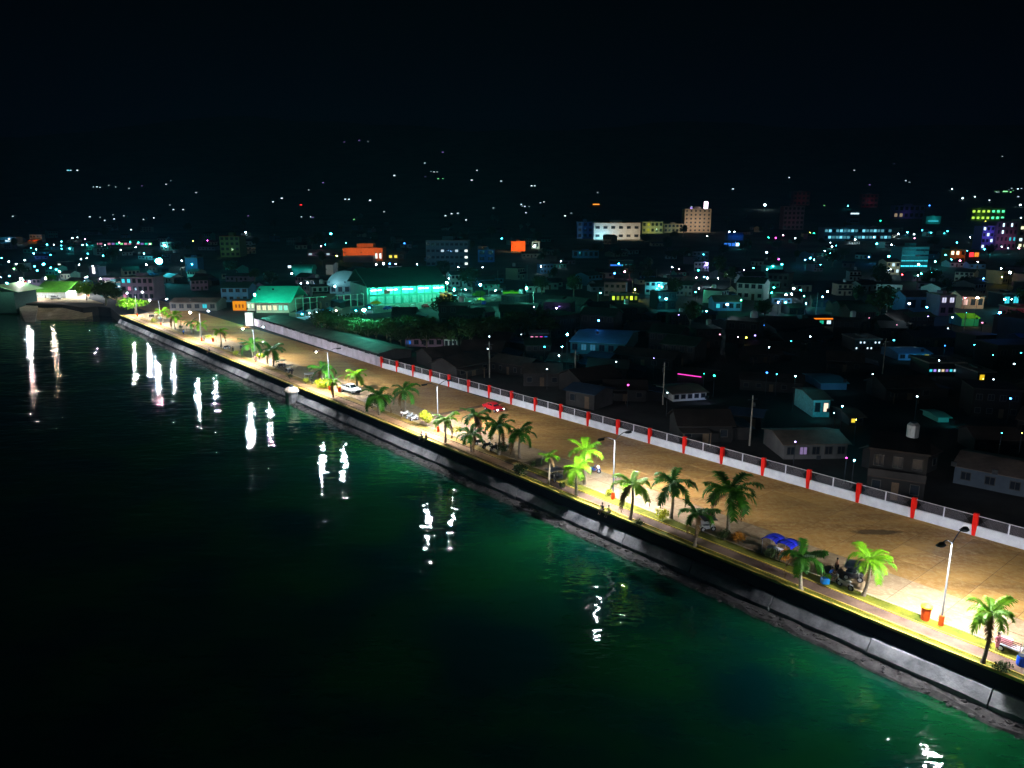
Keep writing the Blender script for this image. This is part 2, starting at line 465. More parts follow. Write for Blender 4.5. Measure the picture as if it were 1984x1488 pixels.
for i in range(1500):
    uu = rr_.uniform(-30, 290); vv = -1.15 - abs(rr_.gauss(0, .55)); zz = -2.95 + (vv + 1.2) * .45; q = Q(uu, vv, zz) - inv; a = rr_.uniform(.1, .42)
    nb = len(rb.v); rb.ball(q.x, q.y, q.z, a, a * rr_.uniform(.6, 1), a * rr_.uniform(.4, .8), 6, 4)
    rb.v[nb:] = [(x + rr_.uniform(-.05, .05), y + rr_.uniform(-.05, .05), z + rr_.uniform(-.05, .05)) for x, y, z in rb.v[nb:]]
rb.build('rubble', mat('wall_rubble', (0.055, 0.05, 0.05), 0.95, 0.6, 1.2, 0.6, 6), sea_wall)['kind'] = 'stuff'
# domed outfall block
of = thing('outfall', 'pale domed concrete outfall block standing out from the sea wall into the water', 'outfall', Q(uv(G(545, 755))[0], -1.2, -3.4))
MB().lathe([(1.35, 0), (1.3, 2.6), (1.28, 2.75)], 14).build('shaft', m_wall, of)
MB().lathe([(1.55, 2.7), (1.55, 2.95), (1.35, 3.3), (0.9, 3.6), (0.3, 3.72)], 14).build('cap', mat('pale_concrete', (0.6, 0.5, 0.42), 0.8, 0.2, 1.5, 0.3, 6), of, smooth=False)
MB().lathe([(0.4, 0), (0.4, 0.5), (0.33, 0.5)], 10).build('pipe', M_DARK, of, (0, 0, 3.6))

# ------------------------------------------------------------------ fence with red pillars
m_wire = mat('fence_wire', (0.30, 0.28, 0.34), 0.5, 0.1, metal=0.3)
fence = thing('boundary_fence', 'white low wall with red tapering pillars and wire mesh panels along the road', 'fence', FA)
fa = math.atan2(FD.y, FD.x); bl = FD.length
fwd = Vector((math.cos(fa), math.sin(fa), 0))
wall_me = MB().box(0, 0, 0, bl - 0.34, 0.22, 1.12).box(0, 0, 1.12, bl - 0.34, 0.28, 0.06).mesh('wall_panel', M_WHITE)
pil_me = MB().box(0, 0, 0, 0.34, 0.40, 1.15, 0, 1.5, 1.15).box(0, 0, 1.15, 0.52, 0.46, 1.4).mesh('pillar', M_RED)
post_me = MB().box(0, 0, 1.18, 0.13, 0.1, 1.17).mesh('post', M_WHITE)
rail_me = MB().box(0, 0, 2.33, bl - 0.52, 0.07, 0.07).mesh('rail', mat('fence_rail', (0.62, 0.6, 0.66), 0.6, 0.1))
wm = MB(); half = (bl - 0.5) / 2; k = 0
x = -half
while x < half:
    for sg in (1, -1):
        a = (x if sg > 0 else x + 0)
        b_ = a + sg * 1.15
        if -half <= b_ <= half:
            wm.add([(a, 0.02 * sg, 1.18), (a + 0.022, 0.02 * sg, 1.18), (b_ + 0.022, 0.02 * sg, 2.33), (b_, 0.02 * sg, 2.33)], [(0, 1, 2, 3)])
    x += 0.16
wire_me = wm.mesh('wire_mesh', m_wire)
for i in range(23):
    p = (FX[i] - FA)
    o = put('pillar', pil_me, fence, p, fa + rnd.uniform(-.02, .02)); o.scale.z = rnd.uniform(.975, 1.02)
    if i < 22:
        q = p + FD / 2
        put('wall_panel', wall_me, fence, q, fa); put('post', post_me, fence, q, fa)
        put('rail', rail_me, fence, q, fa); put('wire_mesh', wire_me, fence, q, fa)
# plain wall further left, of precast panels
m_pan = mat('lilac_wall_panel', (0.55, 0.50, 0.60), 0.8, 0.2, 0.5, 0.3, 4, rand=0.12)
pw = thing('panel_wall', 'plain pale lilac wall of upright precast panels running away along the road', 'wall', WL[0])
def along(L_, step):
    seg = [(a, b, (b - a).length) for a, b in zip(L_, L_[1:])]
    def at(s):
        for a, b, l in seg:
            if s <= l: return a + (b - a) * (s / l)
            s -= l
        return L_[-1]
    tot = sum(q[2] for q in seg); out = []
    for i in range(int(tot / step)):
        p, q = at(i * step), at((i + 1) * step); d = q - p
        out.append(((p + q) / 2, math.atan2(d.y, d.x)))
    return out
pm_ = MB().box(0, 0, 0, 2.78, 0.12, 2.3).mesh('panel', m_pan)
pp_ = MB().box(0, 0, 0, 0.2, 0.22, 2.42).mesh('post', m_pan)
for p, a in along(WL, 3.0):
    o = put('panel', pm_, pw, p - WL[0], a); o.scale.z = rnd.uniform(0.96, 1.04)
    put('post', pp_, pw, p - WL[0] + Vector((math.cos(a), math.sin(a), 0)) * 1.5, a)

# ------------------------------------------------------------------ promenade street lamps
LAMPC = (0.93, 0.97, 1.0)
def make_lamp(label, loc):
    t = thing('street_lamp', label, 'street lamp', loc, QA + R(90), 'double arm street lamps along the promenade')
    MB().lathe([(0.22, 0), (0.22, 0.95), (0.19, 1.0)], 12).build('base', M_ORANGE, t)
    MB().tube([(0, 0, 1.0), (0, 0, 7.85)], [0.10, 0.06], 8).build('pole', mat('pole_grey', (0.20, 0.21, 0.22), 0.5, 0.15, 3, metal=0.3), t)
    for s in (1, -1):
        pts = [(0, 0, 7.75)] + [(s * 2.3 * (k / 5), 0, 7.75 + 0.75 * math.sin(math.pi * 0.62 * (k / 5))) for k in range(1, 6)]
        MB().tube(pts, [0.045] * 6, 6).build('arm', M_DARK, t)
        h = MB().loft([[(s * (1.95 + dx), y * wy, 8.42 + z) for y, z in ((-1, -0.115), (1, -0.115), (0.6, 0.06), (-0.6, 0.06))]
                       for dx, wy in ((0, 0.10), (0.2, 0.33), (0.8, 0.33), (1.0, 0.14))])
        h.build('lamp_head', M_DARK, t)
        b = MB().ball(0, 0, 0, 0.26, 0.16, 0.09, 10, 6)
        b.build('lens', emit(LAMPC, LAMP_L), t, (s * 2.45, 0, 8.318 if s > 0 else 8.334))
    return t
LAMP_L = 11500
l0 = make_lamp('tall double arm street lamp with orange base, beside the orange and yellow litter bin', Q(22.3, 3.9))
lk = tree_of(l0)
lab = ['double arm street lamp beyond the right edge, nearest along the promenade',
       'double arm street lamp with orange base behind the two people sitting on the sea wall',
       'double arm street lamp rising beside the yellow-green round shrub and bushy palm',
       'double arm street lamp standing next to the parked white pickup',
       'double arm street lamp behind the covered tricycles and dark palms',
       'double arm street lamp behind the small flat-topped yellow palm',
       'double arm street lamp far along the promenade beside two small bright palms',
       'farthest double arm street lamp, beside the round leafy bright green tree']
for k, uu in enumerate([-16.6, 61.2, 100.1, 139.0, 178.0, 217.0, 256.0, 284.0]):
    dup(l0, lk, Q(uu, 3.9), QA + R(90), lab[k])

for px, py, lb in ((167, 537, 'double arm lamp at the shore corner above the bright green lit tree'), (42, 544, 'double arm lamp on the harbour yard beside the red and white flag')):
    p = G(px, py, 8.2); p.z = 0
    dup(l0, lk, p, R(108), lb)

# ------------------------------------------------------------------ palms
def frond_mesh(L_, rise, droop, m, seed, wid=0.74):
    r = random.Random(seed); b = MB(); n = 11
    P = []
    for i in range(n + 1):
        s = i / n
        P.append(Vector((L_ * (s - 0.16 * droop * s ** 3), 0.05 * math.sin(s * 3 + seed), rise * s - droop * s ** 2.2)))
    b.tube(P, [0.035 * (1 - 0.8 * i / n) + 0.004 for i in range(n + 1)], 4)
    nl = 38
    for i in range(2, nl):
        s = i / nl; k = s * n; j = min(int(k), n - 1); f = k - j
        p = P[j].lerp(P[j + 1], f); d = (P[j + 1] - P[j]).normalized()
        ll = wid * (0.35 + 0.65 * math.sin(math.pi * min(1, s * 0.9 + 0.08)) ** 0.7) * r.uniform(0.85, 1.1)
        side = d.cross(Vector((0, 0, 1))).normalized(); up = side.cross(d)
        for q in (1, -1):
            dr = (side * q * 0.85 + d * r.uniform(0.45, 0.7) + up * r.uniform(0.0, 0.3)).normalized()
            w = d * 0.05
            m1 = p + dr * ll * 0.55; e = p + dr * ll + Vector((0, 0, -ll * r.uniform(0.25, 0.55)))
            b.add([p - w, p + w, m1 + w * 0.9 + Vector((0, 0, -0.04)), m1 - w * 0.9 + Vector((0, 0, -0.04)), e], [(0, 1, 2, 3), (3, 2, 4)])
    return b.mesh('frond', m)
FR = {}
for key, m in (('g', M_LEAF), ('y', M_LEAF_LIT)):
    FR[key] = [[frond_mesh(2.6, 1.7, 0.9, m, 1), frond_mesh(2.5, 1.9, 1.3, m, 2)],
               [frond_mesh(2.6, 1.1, 1.7, m, 3), frond_mesh(2.7, 0.9, 1.5, m, 4)],
               [frond_mesh(2.4, 0.5, 2.2, m, 5), frond_mesh(2.3, 0.3, 2.0, m, 6)]]
DEAD = frond_mesh(2.2, 0.0, 2.5, mat('dead_palm_frond', (0.20, 0.12, 0.05), 0.9, 0.3, 3), 9, 0.5)
trunk_me = {}
for k in range(3):
    r = random.Random(k + 20)
    pts = []; rr = []
    ax, ay = r.uniform(-0.05, 0.05), r.uniform(-0.04, 0.04)
    for i in range(15):
        s = i / 14
        pts.append((ax * math.sin(s * 2.4), ay * math.sin(s * 3), s)); rr.append((0.17 - 0.07 * s + 0.06 * math.exp(-s * 14)) * (1.06 if i % 2 else 0.97))
    trunk_me[k] = (pts, rr)
def palm(px, py, ytop, rad, label, style='g', nf=13, seed=0, lean=0.0, pale=False, upright=0.0):
    base = G(px, py)
    r = random.Random(seed * 13 + int(px))
    D = base.y
    def zat(y):
        return CAM_Z + ray(px, y)[1] * D
    top = zat(ytop)
    sc = rad / F * D / 2.35 * 1.22
    hc = max(1.0, top - 1.55 * sc)           # height where the fronds spring
    t = thing('palm_tree', label, 'palm tree', base, r.uniform(0, 6.28), 'palms planted along the promenade')
    pts, rr = trunk_me[r.randrange(3)]
    tb = MB().tube([(p[0] * hc + lean * p[2] * hc, p[1] * hc, p[2] * (hc - 0.4 * sc)) for p in pts], [q * (0.55 + 0.5 * sc) for q in rr], 9)
    t.rotation_euler = (0, 0, 0 if lean else r.uniform(0, 6.28))
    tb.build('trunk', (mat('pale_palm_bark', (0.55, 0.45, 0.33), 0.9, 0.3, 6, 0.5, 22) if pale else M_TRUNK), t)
    cx, cy = pts[-1][0] * hc + lean * hc, pts[-1][1] * hc
    MB().tube([(cx, cy, hc - 0.5 * sc), (cx, cy, hc - 0.15 * sc), (cx, cy, hc + 0.25 * sc)], [0.10 * sc + 0.03, 0.15 * sc + 0.03, 0.05 * sc], 8).build('crownshaft', M_SHAFT, t)
    a0 = r.uniform(0, 6.28)
    for i in range(nf):
        s = i / nf
        lev = 0 if s < 0.28 + upright else (1 if s < 0.68 + upright * .6 else 2)
        me = FR[style][lev][r.randrange(2)]
        if i == nf - 1 or (i == nf - 2 and r.random() < .4): me = DEAD
        o = put('frond', me, t, (cx, cy, hc + (0.12 - 0.2 * s) * sc), (r.uniform(-.25, .25), r.uniform(-0.18, 0.12), a0 + i * 2.39996 + r.uniform(-.2, .2)))
        f = sc * r.uniform(0.85, 1.12)
        o.scale = (f, f, f)
    return t
PALMS = [
 (1903, 1287, 1157, 46, 'palm with dark trunk rooted at the lip of the wall beside the pink vendor cart', 'y', 13, 0),
 (1672, 1155, 1055, 44, 'bright green palm with slightly leaning slim trunk right of the parked motor tricycle', 'y', 12, .06),
 (1552, 1143, 1050, 44, 'green palm with a pale trunk in front of the blue canopy stall', 'g', 13, 0),
 (1411, 1040, 915, 56, 'largest dark palm, its broad drooping crown against the brown road', 'g', 15, 0),
 (1345, 1060, 968, 38, 'low spiky palm leaning over the sea wall in front of the largest dark palm', 'g', 12, 0),
 (1300, 1005, 905, 43, 'dark palm standing behind a lime shrub between two taller palms', 'g', 13, 0),
 (1221, 1007, 910, 39, 'palm right of the lamp base, dark trunk on the wall side of the walk', 'y', 13, 0),
 (1117, 961, 886, 31, 'bright palm on a thin trunk left of the two people sitting on the wall', 'y', 12, 0),
 (1133, 938, 848, 34, 'bright upright palm directly behind the bright thin-trunked palm', 'y', 12, 0),
 (1063, 938, 870, 19, 'small palm with pale straight trunk beside the dark parked tricycle', 'y', 10, 0),
 (1007, 888, 815, 31, 'dark palm with full rounded crown, rightmost of the cluster round the motorcycles', 'g', 14, 0),
 (966, 882, 803, 30, 'dark palm rising out of the middle of the parked motorcycles', 'g', 13, 0),
 (914, 875, 822, 27, 'lower bushy palm at the wall edge left of the parked motorcycles', 'g', 14, 0),
 (921, 860, 783, 30, 'taller dark palm behind the lower bushy palm at the wall edge', 'g', 13, 0),
 (863, 858, 795, 25, 'yellow-green palm just right of the round lime shrub', 'y', 13, 0),
 (785, 800, 735, 28, 'dark palm behind the row of parked scooters', 'g', 13, 0),
 (735, 804, 746, 28, 'dark palm in front of the round dark clipped bush', 'g', 13, 0),
 (692, 752, 709, 22, 'palm rising just behind the white pickup', 'y', 11, 0),
 (646, 770, 726, 18, 'small slim palm on the walk left of the white pickup', 'y', 10, 0),
 (626, 742, 695, 27, 'pale teal-green palm with long arching fronds under the lamp by the pickup', 'g', 11, 0),
 (530, 709, 660, 23, 'dark palm left of the dark covered tricycle', 'g', 13, 0),
 (490, 692, 650, 22, 'grey-green palm behind the person in pink on the walk', 'g', 11, 0),
 (428, 673, 632, 14, 'small flat-topped yellow-green palm on a bare trunk', 'y', 11, 0),
 (388, 652, 618, 14, 'small palm, right one of a close pair before the flat-topped palm', 'y', 11, 0),
 (371, 648, 616, 13, 'small palm, left one of a close pair before the flat-topped palm', 'g', 10, 0),
 (340, 638, 598, 17, 'round-crowned palm far along the promenade left of the close pair', 'y', 12, 0),
 (317, 626, 594, 13, 'small bright palm, farthest of the promenade palms', 'y', 10, 0),
]
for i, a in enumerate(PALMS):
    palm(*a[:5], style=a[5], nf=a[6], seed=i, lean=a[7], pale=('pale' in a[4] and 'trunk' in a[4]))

# ------------------------------------------------------------------ shrubs and trees
def leaf_cloud(rx, ry, rz, n, size, seed, lobes=5, hollow=0.55):
    r = random.Random(seed); b = MB()
    L_ = [(r.uniform(-.45, .45) * rx, r.uniform(-.45, .45) * ry, r.uniform(-.25, .45) * rz, r.uniform(0.5, 0.75)) for _ in range(lobes)]
    for i in range(n):
        lx, ly, lz, s = L_[i % lobes]
        while True:
            d = Vector((r.gauss(0, 1), r.gauss(0, 1), r.gauss(0, 1)))
            if d.length > .1: break
        d.normalize(); q = s * r.uniform(hollow, 1.0)
        p = Vector((lx + d.x * rx * q, ly + d.y * ry * q, rz + lz + d.z * rz * q))
        if p.z < 0: p.z = abs(p.z) * .3
        a = d.cross(Vector((r.uniform(-1, 1), r.uniform(-1, 1), r.uniform(-1, 1)))).normalized(); c = (d * r.uniform(.2, .8) + a.cross(d)).normalized()
        z = size * r.uniform(.6, 1.3)
        b.add([p - a * z * .5, p - a * z * .1 + c * z * .6, p + a * z * .5 + c * z * .1, p + a * z * .1 - c * z * .5], [(0, 1, 2, 3)])
    return b
def shrub(px, py, w_px, h_px, label, m, n=420, seed=0):
    p = G(px, py); D = p.y
    rx = w_px / 2 / F * D; h = h_px / F * D / 2
    t = thing('shrub', label, 'shrub', p)
    leaf_cloud(rx * 1.15, rx * 1.15, h * 1.1, n, max(0.14, 0.16 * rx), seed).build('foliage', m, t)
    MB().tube([(0, 0, 0), (0.02, 0, h)], [0.06, 0.03], 6).build('stem', M_TRUNK, t)
    return t
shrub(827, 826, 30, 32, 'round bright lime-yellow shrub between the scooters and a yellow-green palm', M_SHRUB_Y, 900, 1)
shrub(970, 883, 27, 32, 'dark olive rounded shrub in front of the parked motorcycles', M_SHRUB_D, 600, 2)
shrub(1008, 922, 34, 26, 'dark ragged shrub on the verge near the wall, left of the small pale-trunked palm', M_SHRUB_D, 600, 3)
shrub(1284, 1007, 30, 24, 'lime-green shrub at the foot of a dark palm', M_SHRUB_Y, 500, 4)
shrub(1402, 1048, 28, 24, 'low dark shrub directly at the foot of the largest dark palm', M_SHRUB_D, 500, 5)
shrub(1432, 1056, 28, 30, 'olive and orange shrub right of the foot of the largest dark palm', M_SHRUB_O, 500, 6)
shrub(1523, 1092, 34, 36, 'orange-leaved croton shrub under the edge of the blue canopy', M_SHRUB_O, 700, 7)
shrub(1500, 1084, 40, 26, 'grey-green shrub in shade under the blue canopy', M_SHRUB_D, 500, 8)
shrub(634, 752, 44, 18, 'flat bright lime shrub under the pale teal-green palm', M_SHRUB_Y, 600, 9)
shrub(722, 793, 34, 34, 'big round clipped dark bush behind a dark palm', M_SHRUB_D, 700, 10)
shrub(748, 792, 26, 30, 'round dark bush touching the bigger clipped bush', M_SHRUB_D, 500, 11)
shrub(1944, 1300, 44, 20, 'low dark leafy plant on the walk by the vendor cart', M_SHRUB_D, 300, 12)
shrub(1240, 1019, 22, 14, 'small sprawling plant on the edge strip of the sea wall', M_SHRUB_D, 200, 13)
shrub(508, 696, 24, 12, 'low yellow shrub beside the grey-green palm', M_SHRUB_Y, 300, 14)
shrub(1598, 1128, 18, 18, 'small bright green shrub behind the pale-trunked palm', M_LEAF_LIT, 300, 15)
for i, (px, py, w_, m_, lb) in enumerate([(560, 735, 16, M_SHRUB_D, 'small dark shrub on the verge near the covered tricycle'), (592, 744, 18, M_SHRUB_Y, 'small lime shrub left of the teal-green palm'), (458, 690, 14, M_SHRUB_Y, 'small lime shrub below the green tarpaulin tricycle'),
        (404, 658, 14, M_SHRUB_Y, 'small lime shrub right of the close palm pair'), (352, 640, 12, M_SHRUB_D, 'small dark shrub between the round-crowned palm and the close pair'), (300, 626, 14, M_SHRUB_Y, 'small lime shrub near the farthest promenade palm'),
        (884, 842, 22, M_SHRUB_Y, 'lime shrub between the yellow-green palm and the tall dark palm'), (1034, 905, 16, M_SHRUB_D, 'small dark shrub right of the rounded dark palm'), (1180, 960, 18, M_SHRUB_Y, 'lime shrub at the foot of the lamp behind the sitting pair'), (1090, 945, 14, M_SHRUB_D, 'small dark shrub between the dark tricycle and the thin bright palm')]):
    shrub(px, py, w_, w_ * .8, lb, m_, 260, 40 + i)
def tree(px, py, w_px, h_px, label, m, seed, n=1500, kind='tree', group=None, flat=0.8):
    p = hit(px, py); D = p.y
    rx = w_px / 2 / F * D; H = h_px / F * D
    t = thing('leafy_tree', label, 'tree', p, 0, group)
    rz = H * flat / 2
    leaf_cloud(rx * 1.2, rx * 1.2, rz, n, rx * 0.13, seed, 8).build('crown', m, t, (0, 0, H - 2 * rz))
    tb = MB().tube([(0, 0, 0), (0.1 * rx, 0, H * .3), (0, 0.05 * rx, H * .7)], [0.09 * rx, 0.07 * rx, 0.03 * rx], 7)
    for k in range(4):
        a = k * 1.6 + seed
        tb.tube([(0.05 * rx, 0, H * .3), (math.cos(a) * rx * .5, math.sin(a) * rx * .5, H * .62)], [0.05 * rx, 0.02 * rx], 5)
    tb.build('trunk', M_TRUNK, t)
    return t
tree(262, 608, 46, 34, 'round leafy bright green tree at the far end of the promenade', M_LEAF_LIT, 31, 1200)
tree(168, 582, 34, 38, 'bright green lit tree left of the dark tree near the slipway', M_LEAF_LIT, 32, 1200)
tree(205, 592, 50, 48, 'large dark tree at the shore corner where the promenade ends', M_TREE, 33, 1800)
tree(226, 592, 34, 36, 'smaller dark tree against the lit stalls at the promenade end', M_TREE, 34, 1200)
tree(928, 580, 24, 18, 'round neon green tree inside the lit market car park', M_LEAF_LIT, 35, 800)
tree(100, 548, 24, 16, 'green lit tree under the harbour lamps behind the green-roofed shed', M_LEAF_LIT, 36, 700)
tree(480, 584, 14, 18, 'small green tree beside the orange lit kiosk', M_LEAF_LIT, 37, 500)
tree(446, 580, 34, 24, 'tree strung with pale violet fairy lights', M_TREE, 38, 800)

# ------------------------------------------------------------------ people
def skin(name, joints, edges, m, parent, sub=1):
    me = bpy.data.meshes.new(name)
    me.from_pydata([j[0] for j in joints], edges, [])
    o = bpy.data.objects.new(name, me); C.objects.link(o)
    md = o.modifiers.new('s', 'SKIN'); md.use_smooth_shade = True
    if sub: o.modifiers.new('u', 'SUBSURF').levels = sub
    lay = me.skin_vertices[0] if me.skin_vertices else None
    if lay is None:
        bpy.context.view_layer.objects.active = o
        lay = me.skin_vertices.new(name='') if hasattr(me.skin_vertices, 'new') else me.skin_vertices[0]
    for i, (_, r) in enumerate(joints): lay.data[i].radius = (r, r) if not hasattr(r, '__len__') else r
    lay.data[0].use_root = True
    dg = bpy.context.evaluated_depsgraph_get()
    nm = bpy.data.meshes.new_from_object(o.evaluated_get(dg))
    bpy.data.objects.remove(o)
    nm.materials.clear(); nm.materials.append(m)
    return put(name, nm, parent)
POSE = {}
POSE['sit'] = dict(pel=(0, 0, .1), ch=(0.02, 0, .42), nk=(.03, 0, .62), hd=(.06, 0, .76), kn=(.45, .12, .12), ft=(.5, .13, -.32), el=(.08, .26, .36), hn=(.28, .2, .2))
POSE['stand'] = dict(pel=(0, 0, .92), ch=(0, 0, 1.25), nk=(0, 0, 1.45), hd=(.02, 0, 1.6), kn=(.03, .11, .5), ft=(0, .12, .06), el=(-.03, .27, 1.1), hn=(.12, .29, .88))
POSE['ride'] = dict(pel=(0, 0, .82), ch=(.12, 0, 1.13), nk=(.17, 0, 1.32), hd=(.22, 0, 1.46), kn=(.42, .18, .72), ft=(.28, .2, .3), el=(.3, .28, 1.05), hn=(.55, .27, 1.0))
def person(label, loc, rz, pose, shirt, pants, group=None, scale=1.0):
    q = POSE[pose]; t = thing('person', label, 'person', loc, rz, group); t.scale = (scale,) * 3
    def mir(p, s): return (p[0], p[1] * s, p[2])
    sh = (q['nk'][0], .19, q['nk'][2] - .06)
    hip = (q['pel'][0], .09, q['pel'][2] - .02)
    j = [(q['pel'], (.13, .10)), (q['ch'], (.15, .10)), (q['nk'], .055), (q['hd'], .095), ((q['hd'][0] + .01, 0, q['hd'][2] + .09), .075)]
    e = [(0, 1), (1, 2), (2, 3), (3, 4)]
    for s in (1, -1):
        n = len(j)
        j += [(mir(sh, s), .055), (mir(q['el'], s), .04), (mir(q['hn'], s), .03), ((q['hn'][0] + .09, q['hn'][1] * s, q['hn'][2] - .03), .022)]
        e += [(1, n), (n, n + 1), (n + 1, n + 2), (n + 2, n + 3)]
        n = len(j)
        j += [(mir(hip, s), .085), (mir(q['kn'], s), .055), (mir(q['ft'], s), .035), ((q['ft'][0] + .16, q['ft'][1] * s, q['ft'][2] - .03), .03)]
        e += [(0, n), (n, n + 1), (n + 1, n + 2), (n + 2, n + 3)]
    skin('body', j, e, M_SKIN, t)
    pl = tuple(q['pel']); ch = tuple(q['ch'])
    js = [((pl[0], 0, pl[2] + .04), (.15, .12)), (ch, (.18, .125)), ((q['nk'][0], 0, q['nk'][2] - .05), (.10, .08))]
    es = [(0, 1), (1, 2)]
    for s in (1, -1):
        n = len(js); m_ = Vector(mir(sh, s)).lerp(Vector(mir(q['el'], s)), .8)
        js += [(mir(sh, s), .072), (tuple(m_), .06)]; es += [(1, n), (n, n + 1)]
    skin('shirt', js, es, shirt, t)
    jp = [((pl[0], 0, pl[2]), (.15, .125))]; ep = []
    for s in (1, -1):
        n = len(jp); k2 = Vector(mir(q['kn'], s)).lerp(Vector(mir(q['ft'], s)), .25)
        jp += [(mir(hip, s), .10), (mir(q['kn'], s), .072), (tuple(k2), .066)]; ep += [(0, n), (n, n + 1), (n + 1, n + 2)]
    skin('trousers', jp, ep, pants, t)
    MB().ball(q['hd'][0] - .015, 0, q['hd'][2] + .07, .105, .10, .11, 10, 6).build('hair', M_HAIR, t, smooth=True)
    return t
def cloth(n, c): return mat('cloth_' + n, c, 0.85, 0.15, 8)
CB, CWt, CPk, CBl, CYe = cloth('black', (.02, .02, .025)), cloth('white', (.75, .75, .78)), cloth('pink', (.8, .25, .35)), cloth('blue', (.02, .15, .7)), cloth('yellow', (.75, .75, .15))
SEAW = QA + R(90)   # facing the water
def lipat(px, py, v=.12, z=.13):
    return Q(uv(G(px, py))[0], v, z)
LAND = QA - R(90)
person('person in black sitting on the wall lip, left of the pair below the lamp', lipat(1168, 990), SEAW, 'sit', CB, CB, 'pair sitting on the sea wall', 1.1)
person('person in pale yellow sitting on the wall lip, right of the pair below the lamp', lipat(1181, 995), SEAW, 'sit', CYe, CB, 'pair sitting on the sea wall', 1.1)
person('person in white sitting on the wall below the round lime shrub', lipat(822, 847), SEAW, 'sit', CWt, CB)
person('person in dark clothes sitting on the wall below the round lime shrub', lipat(829, 851), SEAW, 'sit', CB, CB)
person('person in dark clothes sitting alone on the wall below the flat-topped palm', lipat(415, 680), SEAW, 'sit', CB, CB, None, 1.1)
person('person in a pink shirt standing on the walk by the low yellow shrub', G(496, 702), SEAW, 'stand', CPk, CWt, None, 1.05)
person('person in white standing behind the person in pink', G(503, 697), SEAW, 'stand', CWt, CB, None, 1.05)
person('person in pink standing at the vendor cart near the right edge', G(1930, 1262), SEAW + 1.2, 'stand', CPk, CPk)

person('person in white walking on the promenade below the small close palm pair', G(396, 662), SEAW, 'stand', CWt, CB)
person('person in dark clothes standing by the green tarpaulin tricycle', G(452, 684), SEAW + 1, 'stand', CB, CB)
person('person in blue walking between the round-crowned palm and the close palm pair', G(356, 650), SEAW - 1, 'stand', CBl, CB)
person('person in white standing beside the row of scooters', G(778, 812), SEAW + 2, 'stand', CWt, CB)
person('person in black standing by the covered tricycle near the domed outfall', G(566, 728), SEAW, 'stand', CB, CB)
